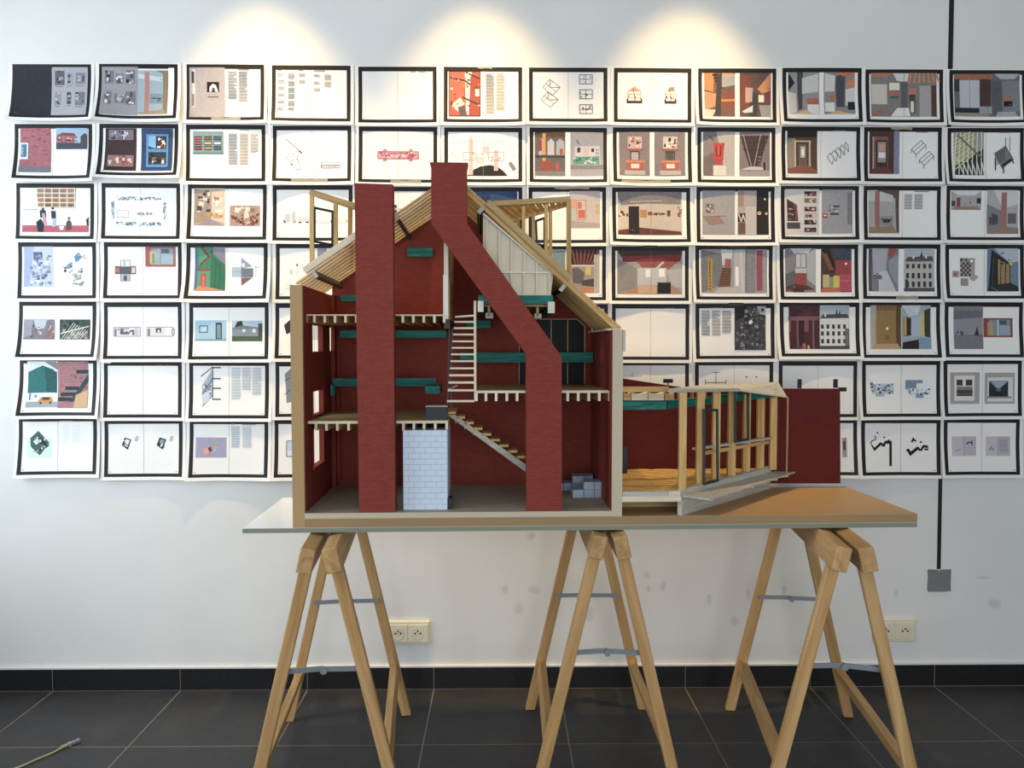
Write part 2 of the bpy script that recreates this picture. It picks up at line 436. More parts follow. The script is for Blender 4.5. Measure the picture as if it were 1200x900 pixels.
# gable at the back
pts = [(UL1, SL), (UR0, SL), (UR0, zr_(UR0) - .006), (RG.x, RG.z - .007), (UL1, zl(UL1) - .006)]
MB().prism(pts, D, D + .012).build('gable_wall', BRICK, H)
box('pilaster', UL1, FU(392, 520, UL1).x + .012, D - .03, D, SL, wtop, BRICK, H)
pbox('pilaster', 392.5, 455, 399.5, 563, D - .012, D, BRICK, H)
# chimneys
pprism('chimney', [(420.8, 596.5), (463.2, 596.5), (460, 218), (460.3, 216), (414.5, 214.5), (415.3, 217)], .004, .046, BRICK, H, SL)
pprism('chimney', [(617.2, 594.8), (658.6, 594.8), (658.2, 418), (547.6, 262.5), (547.2, 196.5), (548.6, 190.5), (503.2, 190), (505.2, 196), (505.3, 261), (616.8, 415)], .004, .046, BRICK, H, SL)
# rafters, both slopes
NR = 9; rw, rhh = .013, .005
def down(p, s, k): return Vector((p[0], p[1], p[2] - k))
for k in range(NR):
    v = VR + .010 + k * (D - VR - .014) / (NR - 1)
    a = Vector((UL0 + .002, v, zl(UL0 + .002))); b = Vector((RG.x + .004, v, zl(RG.x + .004)))
    nrm = Vector((-sl, 0, 1)).normalized()
    member('rafter', a - nrm * rhh * .5, b - nrm * rhh * .5, rw, rhh, W_GOLD, H, up=nrm)
    a = Vector((RG.x - .004, v, zr_(RG.x - .004))); b = Vector((UR1 - .002, v, zr_(UR1 - .002)))
    nrm = Vector((sr, 0, 1)).normalized()
    member('rafter', b - nrm * .0055, a - nrm * .0055, .011, .011, W_GOLD, H, up=nrm)
nl = Vector((-sl, 0, 1)).normalized(); nr = Vector((sr, 0, 1)).normalized()
# boards laid on the right slope
nb = 7
for k in range(nb):
    t0 = k / nb + .003; t1 = (k + 1) / nb - .003
    A = Vector((RG.x, 0, RG.z)); B = Vector((UR1 + .002, 0, zr_(UR1 + .002)))
    p = A.lerp(B, t0); q = A.lerp(B, t1); m_ = (p + q) / 2 + nr * .003; wd = (q - p).length
    member('roof_board', (m_.x, VR + .001, m_.z), (m_.x, D + .012, m_.z), wd, .006, W_GOLD, H, up=nr)
box('eaves_plate', F(694, 389, .30).x, UR1 - .002, .02, D, ry - .002, ry + .003, W_PALE, H)
pbox('gutter', 729.5, 387, 733, 412, .0, .03, W_GREY, H)
# curb boards along the front of both slopes
a = F(357, 317.5, VR); b = F(440, 260.5, VR)
member('curb_board', a, b, .016, .017, W_PALE, H, up=nl)
a = F(571, 237.5, VR); b = F(668.5, 327, VR)
member('curb_board', b, a, .016, .017, W_TAN, H, up=nr)
# purlins running from front to back under the rafters
for x, y, up_ in ((369, 321.5, nl), (464, 254, nl), (563.5, 246.5, nr), (659, 337.5, nr)):
    a = F(x, y, VR)
    pu = member('purlin', (a.x, VR + .002, a.z), (a.x, D, a.z), .011, .02, DKGREEN if up_ is nr else W_DARK, H, up=up_)
    member('purlin_end', (a.x, VR - .003, a.z), (a.x, VR + .002, a.z), .011, .02, W_GREY, H, up=up_)
# dormer frames
def dormer(front, back, vf, vb, beam_f, beam_b, planks, frame, lim):
    for x, y0, y1, w in front:
        a = F(x, y0, vf); b = F(x, y1, vf); member('dormer_post', a, b, .0105 * w, .010, W_GOLD, H, up=(0, 1, 0))
    for x, y0, y1, w in back:
        a = F(x, y0, vb); b = F(x, y1, vb); member('dormer_post', a, b, .0105 * w, .010, W_GOLD, H, up=(0, 1, 0))
    fa = F(*beam_f[:2], vf); fb = F(*beam_f[2:], vf); member('dormer_beam', fa, fb, .012, .014, W_TAN, H)
    ba = F(*beam_b[:2], vb); bb = F(*beam_b[2:], vb); member('dormer_beam', ba, bb, .012, .012, W_GOLD, H)
    for k in range(planks):
        t = (k + .5) / planks
        p = fa.lerp(fb, t) + Vector((0, 0, .001)); q = ba.lerp(bb, t) + Vector((0, 0, .001)); member('dormer_rafter', p, q, .012, .008, W_GOLD, H)
    for i in range(4):
        a = F(*frame[i][:2], frame[i][2]); c = frame[(i + 1) % 4]; b = F(*c[:2], c[2]); member('window_frame', a, b, .006, .006, BLACK, H, up=(0, 1, 0.2), ext=.002)
dormer([(365.6, 224, 312, 1.0), (393.5, 236, 295, .95)], [(410, 240, 285, .9)], .075, .13, (363.5, 225, 418, 242), (372, 229, 424, 246), 6,
       [(368.5, 243.5, .078), (390, 248, .10), (389.5, 287, .10), (368.5, 283, .078)], None)
dormer([(666.5, 234, 327, 1.15), (640, 240, 306, .85), (613.5, 242, 282, .85)], [(645, 246, 312, .9), (625, 252, 290, .85), (607, 258, 275, .8)], .08, .135,
       (571, 239.5, 668, 233.5), (596, 259, 664, 239.5), 11, [(628, 259, .138), (638, 255.5, .13), (638, 288, .13), (629, 286, .138)], None)
# white stud partition under the right slope
VP_ = .068
P = [(566, 249.5), (648.5, 320.5), (645.5, 346), (566, 346)]
pn = pprism('stud_panel', P, VP_ + .010, VP_ + .014, CREAM, H)
for x in (570.5, 585.3, 599.6, 614.5, 629.2, 644): pbox('stud', x - 1.3, 253 + (x - 566) * .86, x + 1.3, 346, VP_, VP_ + .011, CREAM, pn)
pbox('stud_rail', 566, 317.8, 647, 320.2, VP_ - .001, VP_ + .011, W_WHITE, pn)
member('stud_rail', F(566, 250.5, VP_), F(648.5, 321.5, VP_), .008, .005, W_WHITE, pn, up=(0, 0, 1))
pbox('stud_rail', 566, 344.5, 646, 346.2, VP_ - .001, VP_ + .011, W_PALE, pn)
# gallery below it
a, b, c, d = rect(560.5, 346, 648, 356.5, .056); box('gallery_beam', a, b, .056, .07, c, d, W_GREEN, H)
for x0, x1, y0, y1 in ((559.8, 566.6, 352.5, 365.5), (642, 650, 353.5, 367)):
    a, b, c, d = rect(x0, y0, x1, y1, .05); bm_ = box('gallery_joist', a, b, .052, D, c, d, W_GREEN, H); box('joist_end', a, b, .0495, .052, c, d, W_WHITE, H)
a, b, c, d = rect(566, 357.2, 642, 359.2, .07); gd = box('gallery_deck', a, b, .07, D, c, d, W_TAN, H)
for x in (573, 591, 611, 630): pbox('joist', x - 1.4, 359, x + 1.4, 371, .075, D, W_TAN, H)
pbox('joist_end', 569, 366.5, 578, 373, .075, .09, W_GREY, H)
pbox('joist_end', 626.5, 367.5, 634.5, 373, .075, .09, W_GREY, H)
# floors with their joists
def deck(name, xl, xr, ytop, ybot, ylow, xs, vf, ends, ul_=None, ur_=None, top=W_TAN):
    a, b, c, d = rect(xl, ytop, xr, ybot, vf)
    if ul_ is not None: a = ul_
    if ur_ is not None: b = ur_
    fl = MB().box(a, b, vf, D, c, d).build(name, top, H)
    box('floor_edge', a, b, vf - .0012, vf, c, d, W_PALE, fl)
    for x in xs:
        q = rect(x - 1.5, ybot, x + 1.5, ylow, vf); box('joist', q[0], q[1], vf + .001, D, q[2], q[3] + .0005, W_GOLD, fl)
        box('joist_end', q[0], q[1], vf - .001, vf + .001, q[2], q[3], ends, fl)
    return fl
deck('attic_floor', 357, 522.5, 368.4, 370.2, 378.2, [358.5, 368.5, 380.5, 392.5, 405, 417.5, 430, 442.5, 455, 472, 484.3, 496.6, 509, 520.5], .05, W_PALE, ul_=UL1)
deck('first_floor', 357, 525, 493.4, 496, 504.6, [359, 370.3, 382.6, 395.3, 408.5, 421, 434, 447, 460, 472.8, 485, 497, 510, 523.4], .05, W_PALE, ul_=UL1)
deck('raised_floor', 556, 717, 457.8, 460.4, 470, [558.2, 569.5, 581.5, 594, 606, 618, 630, 642, 653.5, 665.3, 677.6, 690, 702.3, 714.6], .05, W_WHITE, ur_=UR0)
# green beams
for x0, y0, x1, y1, v, l in ((399, 345.5, 423, 353, .372, .02), (398, 387, 523, 395.8, .30, .018), (390, 443.2, 511, 452.6, .30, .018), (498.5, 452.5, 515.5, 461.3, .20, .12),
                             (477, 290.5, 507, 300.5, .37, .028), (539.5, 413, 695, 424.8, .33, .018), (547, 375.5, 575, 384.8, .34, .018), (387.5, 451, 392, 463.5, .30, .03)):
    pbox('green_beam', x0, y0, x1, y1, v, v + l, W_GREEN, H)
# dark glazing in the gable
for x0, x1, ch in ((609, 645.2, 0), (646.4, 664.6, 0), (665.8, 684.6, 8)):
    pp = [(x0, 456), (x1, 456), (x1, 374.5 + ch), (x1 - ch * 1.05, 374.5), (x0, 374.5)] if ch else [(x0, 456), (x1, 456), (x1, 374.5), (x0, 374.5)]
    pprism('window_pane', pp, D - .006, D, GLASS_DK, H)
for x in (608.4, 645.8, 665.2, 685.2): pbox('mullion', x - .45, 374 if x < 680 else 382, x + .45, 456, D - .009, D, W_TAN, H)
member('mullion', F(608, 374, D - .007), F(677, 374, D - .007), .004, .003, W_TAN, H)
member('mullion', F(676.5, 374, D - .007), F(685.5, 382.5, D - .007), .004, .003, W_TAN, H)
# partition in the attic
ua, ub = F(520.3, 330, .056).x, F(525.3, 330, .056).x
zt, zb = F(522, 284, .056).z, F(522, 374, .056).z
box('attic_partition', ua, ub, .056, D, zb, zt, CREAM, H)
box('partition_edge', ua - .002, ub, .052, .056, F(522, 378, .052).z, F(522, 322, .052).z, W_WHITE, H)
a = FU(526, 350, ub); b = FU(531.6, 350, ub)
box('door_leaf', ub, ub + .002, max(.07, a.y), b.y, zb + .002, FU(526, 328, ub).z, W_GOLD, H)
box('door_post', ub - .001, ub + .005, FU(533.6, 350, ub).y, FU(534.8, 350, ub).y, zb, F(534, 323, .33).z, W_PALE, H)
box('partition_beam', ua, ub + .004, .05, D, F(522, 385, .05).z, zb, W_DARK, H)
# ladder
LD = MB(); 
ra = F(556.6, 352.5, .06); rb = F(556.9, 470, .06)
lad = member('ladder', rb, ra, .0062, .0062, W_PALE, H, up=(0, 1, 0))
lad['label'] = 'pale timber ladder with thin rungs'
for i, y in enumerate((369.8, 377.2, 384.6, 392, 400, 407.6, 415.2, 423.2, 431.6, 439.8, 448.2, 457.4, 470)):
    xl = 533.5 - i * .78; dv = .0 if i > 2 else .004 * (3 - i)
    member('ladder_rung', F(xl, y + (1.6 if i == 0 else 0), .072), F(556, y, .062), .005, .0046 if i < 9 else .0058, W_PALE, H)
for x0, x1 in ((526.8, 524.2), (530.2, 528.4)): member('ladder_rail', F(x0, 385, .076), F(x1, 481, .076), .004, .004, DKBOX, H, up=(0, 1, 0))
member('ladder_brace', F(526, 456, .07), F(535.5, 451.5, .1), .004, .004, W_GREY, H)
# stair
VS = .16
st = pprism('stair_string', [(524, 486), (533, 486), (620, 547), (620, 556)], VS, VS + .006, W_GREY, H)
pprism('stair_string', [(524, 486), (533, 486), (620, 547), (620, 556)], VS + .085, VS + .09, W_GREY, H)
box('stair_landing', F(524, 480, VS).x, F(535, 480, VS).x, .10, VS + .09, F(530, 483, VS).z, F(530, 480.5, VS).z, W_GOLD, H)
for k in range(9):
    x0 = 534.2 + k * 10.25; y = 489 + k * 6.65
    a, b, c, d = rect(x0, y - 1.3, x0 + 10.6, y + 1.6, VS)
    box('stair_tread', a, b, VS, VS + .085, c, d, W_GOLD, H)
    a, b, c, d = rect(x0 - .5, y + 1.6, x0 + 7, y + 7.5, VS)
    box('stair_riser', a, a + .003, VS + .003, VS + .083, c, d, W_TAN, H)
# box on the first floor
fz = F(510, 493.4, .05).z
q = rect(499, 476.8, 524, 492.5, .062)
box('hearth_box', q[0], q[1], .062, .10, fz, q[3], DKBOX, H); box('hearth_lid', q[0] - .001, q[1] + .001, .061, .10, q[3], q[3] + .0025, W_GREY, H)
# pale blue block of bricks
VBk = .03
q = rect(472, 504.4, 524.4, 595, VBk); zt_ = q[3]; zb_ = SL
core = box('brick_block', q[0] + .0006, q[1] - .0006, VBk + .0012, .21, zb_, zt_, BLUE_JOINT, H)
core['label'] = 'pale blue block built of small bricks'
rows = 14; rh_ = (zt_ - zb_) / rows; bl = (q[1] - q[0]) / 4.0
ci = core.matrix_basis.inverted()
for r_ in range(rows):
    x = q[0] - (bl / 2 if r_ % 2 else 0)
    while x < q[1] - 1e-4:
        xa = max(x, q[0]); xb = min(x + bl, q[1])
        g_ = .0004; o = box('brick', xa + g_, xb - g_, VBk, VBk + .006, zb_ + r_ * rh_ + g_, zb_ + (r_ + 1) * rh_ - g_, BLUE_BRICK, None)
        o.parent = core; o.matrix_basis = ci @ o.matrix_basis; x += bl
o = box('block_side', q[1], q[1] + .001, VBk + .004, .21, zb_ + .03, zt_, BLUE_BRICK, H)
box('block_side', q[1], q[1] + .012, .04, .08, zb_, zb_ + .028, DKBOX, H)
# stack of blue-grey blocks on the floor
def cubes(xs, y0, y1, v0, v1):
    for xa, xb in zip(xs[:-1], xs[1:]):
        a, b, c, d = rect(xa + .25, y0, xb - .25, y1, v0); box('floor_block', a, b, v0, v1, c, d, BLUE_GREY, H, bev=.0008)
vA = FW(690, 583.3, SL).y
zA0 = SL; h1 = (F(690, 574, vA).z - F(690, 583.3, vA).z)
def cub(xs, lev, v0, v1, wd=1):
    for xa, xb in zip(xs[:-1], xs[1:]):
        a = F(xa + .3, 580, v0).x; b = F(xb - .3, 580, v0).x
        box('floor_block', a, b, v0, v1, SL + lev * h1 + .0003, SL + (lev + 1) * h1 - .0003, BLUE_GREY, H, bev=.0006)
cub([671, 684.2, 696.3, 708.3], 0, vA, vA + .055); cub([684.2, 696.3, 708.3], 1, vA, vA + .03); cub([684.2, 696.3, 708.3], 1, vA + .031, vA + .055)
cub([655, 660.5, 670, 679], 0, vA + .11, vA + .16); cub([671, 684.5, 695], 1, vA + .10, vA + .13); cub([671, 684.5, 695], 1, vA + .131, vA + .16); cub([679, 690], 0, vA + .101, vA + .16)

# ------------------------------------------------------------------ the timber extension
X = tag(empty('extension_model', ML), 'small timber-framed extension model with slanted posts row beside brick wall', 'model')
pts = [(729, 566), (985.5, 566), (985.5, 455.5), (915, 455.5), (800, 453), (729, 443.5)]
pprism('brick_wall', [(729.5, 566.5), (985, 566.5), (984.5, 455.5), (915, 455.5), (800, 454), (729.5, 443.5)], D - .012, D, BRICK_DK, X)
zd = FW(760, 576, 0).z
zd = F(760, 576, .006).z
base_f = F(797, 577, .006); base_b = FW(909, 546.5, zd)
fu = lambda v: base_f.x + (base_b.x - base_f.x) * (v - .006) / (base_b.y - .006)      # facade line in plan
vmax = base_b.y
# deck
MB().add(([(UR1, .006, zd - .012), (fu(.006), .006, zd - .012), (fu(D - .014), D - .014, zd - .012), (UR1, D - .014, zd - .012),
           (UR1, .006, zd - .004), (fu(.006), .006, zd - .004), (fu(D - .014), D - .014, zd - .004), (UR1, D - .014, zd - .004)],
          [(0, 1, 2, 3), (4, 5, 6, 7), (0, 1, 5, 4), (1, 2, 6, 5), (2, 3, 7, 6), (3, 0, 4, 7)])).build('deck_bed', W_TAN, X)
quad_ = [(UR1 + .001, .008), (fu(.008) - .004, .008), (fu(D - .016) - .004, D - .016), (UR1 + .001, D - .016)]
def halfplanes(poly, pl):
    for (a, b, c) in pl:                                   # keep a*x + b*y + c >= 0
        out = []; n = len(poly)
        for i in range(n):
            P0, P1 = poly[i], poly[(i + 1) % n]; d0 = a * P0[0] + b * P0[1] + c; d1 = a * P1[0] + b * P1[1] + c
            if d0 >= 0: out.append(P0)
            if d0 * d1 < 0: k = d0 / (d0 - d1); out.append((P0[0] + (P1[0] - P0[0]) * k, P0[1] + (P1[1] - P0[1]) * k))
        poly = out
        if len(poly) < 3: return []
    return poly
ang = R(-24); ca_, sa_ = math.cos(ang), math.sin(ang)
for k in range(-4, 40):
    lo = k * .030; hi = lo + .0185                        # boards cross the deck at a slant
    pg = halfplanes(quad_, [(-sa_, ca_, -(lo - UR1 * sa_)), (sa_, -ca_, hi - UR1 * sa_)])
    if len(pg) < 3: continue
    n = len(pg); vv = [(x, y, zd - .004) for x, y in pg] + [(x, y, zd) for x, y in pg]
    cx_ = sum(q[0] for q in pg) / n; cy_ = sum(q[1] for q in pg) / n
    Mb = Matrix.Translation((cx_, cy_, 0)) @ Matrix.Rotation(ang, 4, 'Z'); Mbi = Mb.inverted()
    o = mesh_obj('deck_board', [tuple(Mbi @ Vector(q)) for q in vv], [tuple(range(n)), tuple(range(n, 2 * n))] + [(i, (i + 1) % n, n + (i + 1) % n, n + i) for i in range(n)], W_GOLD, X)
    o.matrix_basis = Mb
pbox('deck_edge', 729.5, 576.5, 783.5, 581.6, .002, .008, W_GREY, X)
pbox('deck_edge', 784, 575.6, 797.2, 581.4, .0, .008, W_PALE, X)
pbox('deck_bearer', 729, 582, 798.2, 587.8, .0, .012, W_PALE, X)
zq = F(760, 587.8, .0).z
for vv in (.12, .25, .37): box('deck_bearer', UR1, fu(vv) - .02, vv, vv + .012, WB, zd - .012, W_TAN, X)
# base wall below the facade, kerb and bench
dirf = Vector((base_b.x - base_f.x, base_b.y - base_f.y, 0)).normalized(); nrmf = Vector((dirf.y, -dirf.x, 0))
pf = Vector((base_f.x, .008, 0)); L_ = (Vector((fu(D - .014), D - .014, 0)) - pf).length
def along(t, off=0.0, z=0.0): p = pf + dirf * (L_ * t) + nrmf * off; return Vector((p.x, p.y, z))
zm = (WB + zd - .018) / 2
member('plinth', along(0, .0, zm), along(1, .0, zm), .014, zd - .018 - WB, W_GREY, X)
member('kerb', along(0, .002, zd - .006), along(1, .002, zd - .006), .016, .022, W_GREY, X)
i0 = along(.0, .010, zd - .010); o0 = FW(832, 584.5, zd - .013); o1 = FW(943, 549.5, zd - .013); i1 = along(1.0, .010, zd - .010)
def quadplate(name, a, b, c, d, t, mat, parent):
    up = [a, b, c, d]; lo = [Vector((p.x, p.y, p.z - t)) for p in up]
    return mesh_obj(name, [tuple(p) for p in up + lo], [(0, 1, 2, 3), (7, 6, 5, 4), (0, 4, 5, 1), (1, 5, 6, 2), (2, 6, 7, 3), (3, 7, 4, 0)], mat, parent)
nbp = 4
for k in range(nbp):
    s0 = k / nbp + .01; s1 = (k + 1) / nbp - .01
    quadplate('bench_plank', i0.lerp(o0, s0), i0.lerp(o0, s1), i1.lerp(o1, s1), i1.lerp(o1, s0), .004, W_GREY, X)
for k in range(8):
    s = .06 + k * .13; member('bench_bracket', i0.lerp(i1, s) + Vector((0, 0, -.008)), i0.lerp(i1, s).lerp(o0.lerp(o1, s), .86) + Vector((0, 0, -.008)), .006, .008, W_GREY, X)
# posts
tops = {0: 460, 1: 459, 2: 458, 3: 456.5, 4: 459, 5: 461.5, 6: 464}
for k, (xa, xb, yb) in enumerate(((795.2, 803.2, 575), (815.4, 824, 568.5), (834, 842.6, 563), (852.2, 861, 559), (870, 878, 554.3), (886.2, 894.3, 550.6), (901.2, 909, 546.5))):
    b = FW((xa + xb) / 2, yb, zd); vv = min(b.y, D - .03); pb = F((xa + xb) / 2, yb, vv)
    tp = F((xa + xb) / 2, tops[k], vv); w = F(xb, 500, vv).x - F(xa, 500, vv).x
    member('post', (pb.x, vv, zd - .002), (pb.x, vv, tp.z), w, .014, W_GOLD, X, up=(0, 1, 0))
# green ring beam and joists above it
q = rect(732, 469, 781, 480, .20); box('ring_beam', UR1, q[1], .20, .215, q[2], q[3], W_GREEN, X)
member('ring_beam', F(781, 474.3, .207), F(907, 460.5, D - .05), .012, .024, W_GREEN, X)
pbox('fascia', 729.5, 453.4, 784, 459.4, .10, .115, W_GOLD, X)
for x0, x1, m_ in ((731, 739, W_GOLD), (740, 759, W_PALE), (760, 778, W_PALE), (779.5, 790, W_GOLD)):
    a, b, c, d = rect(x0, 459.5, x1, 469, .19)
    n_ = 7; pr = [(a + (b - a) * i / n_, d - .25 * (d - c) * math.sin(math.pi * i / n_)) for i in range(n_ + 1)] + [(b, c), (a, c)]
    MB().prism(pr, .19, .214).build('infill_block', m_, X)
for k in range(7):
    x = 797 + k * 15; y = 461 - k * .2; v = min(.06 + k * .045, D - .05)
    pbox('roof_joist', x - 1, y - 3, x + 1, y + 6, v + .03, v + .05, W_GOLD, X)
# roof plate
A_ = F(784, 455.5, .02); B_ = F(866, 456.5, .17); C_ = F(922, 464.5, .36); E_ = F(912, 447.5, D - .0); G_ = F(820, 451.5, .30)
quadplate('roof_plate', A_, B_, F(852, 451.2, .27), G_, .006, W_GREY, X)
quadplate('roof_plate', F(852, 451.2, .27), B_, C_, E_, .004, W_GREY, X)
member('roof_fascia', F(784, 458, .018), F(866, 456.8, .168), .006, .009, W_GREY, X)
member('roof_fascia', F(866, 457.6, .168), F(922, 465.4, .358), .005, .004, W_PALE, X)
a = F(923.2, 466, .352); b = FW(923.4, 549.5, zd - .01)
member('corner_rod', (a.x, .352, a.z), (a.x, .352, zd - .012), .0035, .0035, W_TAN, X, up=(0, 1, 0))
# shelf and green frames
member('shelf', F(814, 526, .11), F(903, 513.2, D - .035), .016, .006, W_GREY, X)
member('shelf_rail', F(824, 531, .12), F(900, 518, D - .03), .008, .010, W_GOLD, X)
def frame4(pts):
    for i in range(4):
        a = F(*pts[i]); b = F(*pts[(i + 1) % 4]); member('door_frame', a, b, .006, .006, DKGREEN, X, up=(0, 1, .1), ext=.002)
frame4([(825, 481, .075), (840.5, 480.5, .105), (841, 563, .105), (825, 567, .075)])
frame4([(861.5, 459, .20), (876.5, 461, .25), (876.8, 514.5, .25), (861.5, 517.5, .20)])
q = rect(729.5, 524, 735, 558, .30)
box('stove_box', UR1, q[1], .30, .36, zd, q[3], BLACK, X)
# ------------------------------------------------------------------ printed sheets on the wall
t = NT('printed_paper'); ca = t.n('VertexColor'); ca.layer_name = 'ink'
g = t.noise(t.coords('Object'), 25, 3); t.bump(g, .12, .004)
gr = t.noise(t.coords('Object'), 170, 6, .75)                             # halftone unevenness of the inked areas
bw = t.n('RGBToBW'); t.l(ca.outputs['Color'], bw.inputs[0])
amt = t.math('MULTIPLY', t.math('SUBTRACT', .86, bw.outputs[0]), 1.5)
val = t.math('MULTIPLY_ADD', t.math('SUBTRACT', gr, .5), amt, t.math('MINIMUM', t.math('MULTIPLY_ADD', bw.outputs[0], .36, .70), 1.0))
hs = t.n('HueSaturation'); hs.inputs['Saturation'].default_value = .88; t.l(val, hs.inputs['Value']); t.l(ca.outputs['Color'], hs.inputs['Color'])
t.fin(hs.outputs[0], .55, .3); PAPER = t.m
t = NT('clear_tape'); t.b.inputs['Alpha'].default_value = .45; TAPE_CLEAR = t.fin('#d9d3bd', .3, .5)
RG_ = {'A1': (0, 60, 3.75), 'A2': (310, 60, 3.75), 'A3': (610, 60, 3.75), 'A4': (880, 60, 3.75), 'A5': (0, 210, 3.75), 'A6': (610, 210, 3.75),
       'A7': (880, 210, 3.75), 'A8': (0, 345, 3.75), 'B1': (0, 480, 3.3333), 'B2': (690, 345, 4.4444), 'B3': (880, 345, 3.75), 'B4': (880, 410, 3.75),
       'B5': (310, 180, 4.0909), 'PX': (0, 0, 1.0)}
INK = '#221e21'; WH = '#f2f1ee'; LG = '#c9c9cc'; MG = '#8a8a90'; DG = '#4a4a50'; BK = '#17161a'
BR = '#8e3a2c'; RD = '#c22a30'; OR = '#d9803a'; TN = '#c9a27a'; TEAL = '#1f8a7c'; GRN = '#2e6b45'; BL = '#3f6f9f'; SKY = '#a9c3da'; PK = '#d9a0a0'; BG = '#d8d2cc'
def rectp(x0, y0, x1, y1): return [(x0, y0), (x1, y0), (x1, y1), (x0, y1)]
class Sheet:
    """print drawn as flat inked shapes that follow the paper's curl"""
    def __init__(s, reg, x0, y0, x1, y1, label, seed, fold=True, curl=None, bend=None, tapes=(), nums=True):
        s.reg = reg; s.box = (x0, y0, x1, y1); s.label = label; s.rnd = random.Random(seed); s.items = []
        s.fold = fold; s.nums = nums; s.curl = curl; s.tapes = tapes; s.bend = bend; s.rot = s.rnd.uniform(-.004, .004)
    def R(s, x0, y0, x1, y1, c): s.items.append((rectp(x0, y0, x1, y1), c)); return s
    def P(s, c, *xy): s.items.append((list(zip(xy[::2], xy[1::2])), c)); return s
    def L(s, w, c, *xy):
        p = list(zip(xy[::2], xy[1::2]))
        for (ax, ay), (bx, by) in zip(p[:-1], p[1:]):
            d = math.hypot(bx - ax, by - ay) or 1; nx = -(by - ay) / d * w / 2; ny = (bx - ax) / d * w / 2
            s.items.append(([(ax + nx, ay + ny), (bx + nx, by + ny), (bx - nx, by - ny), (ax - nx, ay - ny)], c))
        return s
    def O(s, w, c, x0, y0, x1, y1): return s.L(w, c, x0, y0, x1, y0, x1, y1, x0, y1, x0, y0)
    def T(s, x0, y0, x1, y1, c='#77757a', pitch=5.2):
        y = y0
        while y < y1:
            e = x1 - (x1 - x0) * s.rnd.choice((0, 0, .04, .08, .0, .3 if s.rnd.random() < .25 else 0)); s.R(x0, y, e, y + pitch * .5, c); y += pitch
        return s
    def N(s, x0, y0, x1, y1, n, cols, smin=2, smax=9, ar=1.0):
        for _ in range(n):
            w = s.rnd.uniform(smin, smax); h = s.rnd.uniform(smin, smax) * ar
            x = s.rnd.uniform(x0, max(x0, x1 - w)); y = s.rnd.uniform(y0, max(y0, y1 - h)); s.R(x, y, min(x + w, x1), min(y + h, y1), s.rnd.choice(cols))
        return s
    def D(s, c, x, y, r, n=10): s.items.append(([(x + r * math.cos(2 * math.pi * k / n), y + r * math.sin(2 * math.pi * k / n)) for k in range(n)], c)); return s
SHEETS = []
def S(*a, **k):
    s = Sheet(*a, seed=len(SHEETS) * 7 + 3, **k); SHEETS.append(s); return s
HY = 'printed spread taped to the wall: '
# ---- top row
s = S('A1', 55, 57, 407, 300, 'spread with solid dark left page and six small grey thumbnails', fold=False, curl=.030)
s.R(55, 57, 231, 290, '#2c2f39').R(232, 70, 392, 288, '#b1b2ba')
for x, y, w, h, c in ((245, 86, 43, 64, '#6d6e76'), (300, 92, 25, 55, '#a2a2aa'), (338, 95, 42, 50, '#8e8f98'), (246, 180, 26, 60, '#9b9ca5'), (300, 182, 18, 55, '#77787f'), (338, 182, 42, 60, '#83848e')):
    s.R(x, y, x + w, y + h, c).N(x, y, x + w, y + h, 9, ['#4b4c54', '#9c9da6', '#bfc0c6', '#33343b'], 3, 14).R(x, y + h + 6, x + w * .9, y + h + 9, '#7d7e86')
s = S('A1', 437, 57, 787, 304, 'spread with six thumbnails on grey and photo of a pink pillar at right', fold=False, curl=.028)
s.R(450, 70, 610, 288, '#a9a5a8')
for x, y, w, h in ((463, 86, 40, 58), (510, 100, 36, 44), (556, 84, 40, 60), (463, 180, 30, 60), (508, 192, 44, 40), (556, 180, 42, 60)):
    s.R(x, y, x + w, y + h, '#85828a').N(x, y, x + w, y + h, 10, ['#26252b', '#55535b', '#c2c0c4', '#e2e0e2'], 4, 16)
s.R(612, 86, 746, 284, '#a9bcc2').P('#cfd6d6', 612, 100, 746, 120, 746, 140, 612, 120).P('#9b8467', 690, 86, 746, 86, 746, 284, 724, 270, 722, 100).R(640, 92, 662, 284, '#c98578').P('#b59b7b', 612, 284, 612, 276, 724, 262, 746, 284).R(664, 190, 722, 236, '#8fa2ac').L(4, '#2b3038', 670, 210, 714, 212, 700, 225).R(746, 74, 772, 290, WH)
s = S('A1', 820, 58, 1165, 307, 'spread with grey left page carrying one small dark arch photo, text right', tapes=[(930, 296, 1060, 310, 0)])
s.R(833, 72, 990, 294, '#b3acb0').R(846, 80, 858, 250, '#d6d0d2').R(842, 90, 854, 142, DG).R(842, 190, 854, 244, '#8d888d').R(910, 136, 964, 182, BK).P('#d9d6d8', 920, 180, 922, 158, 936, 144, 950, 150, 960, 180).P(DG, 930, 180, 934, 162, 942, 160, 948, 180).R(912, 200, 962, 205, '#6d686c').T(1004, 90, 1044, 210).T(1052, 90, 1090, 220).R(1050, 80, 1098, 84, MG)
s = S('A2', 33, 63, 381, 313, 'spread of short address-like lists in small type on cream pages')
for x, ys in ((58, (100, 130, 160, 190, 220, 250)), (104, (100, 132, 162, 190, 222, 252)), (152, (100, 130)), (218, (102, 135, 165)), (265, (104, 135))):
    for y in ys: s.T(x, y, x + 30, y + (22 if x in (104, 265) and y != 252 else 14), '#7b797c')
s.R(60, 84, 76, 88, MG).R(152, 84, 172, 88, MG).R(218, 86, 268, 90, MG)
s = S('A2', 412, 68, 757, 318, 'entirely blank cream spread hanging beside the spread of short lists'); s.R(642, 90, 664, 93, MG).R(680, 90, 706, 93, MG)
s = S('A2', 788, 70, 1132, 318, 'spread with vivid orange-red demolition photo and two text columns', tapes=[(935, 66, 1000, 78, 0)])
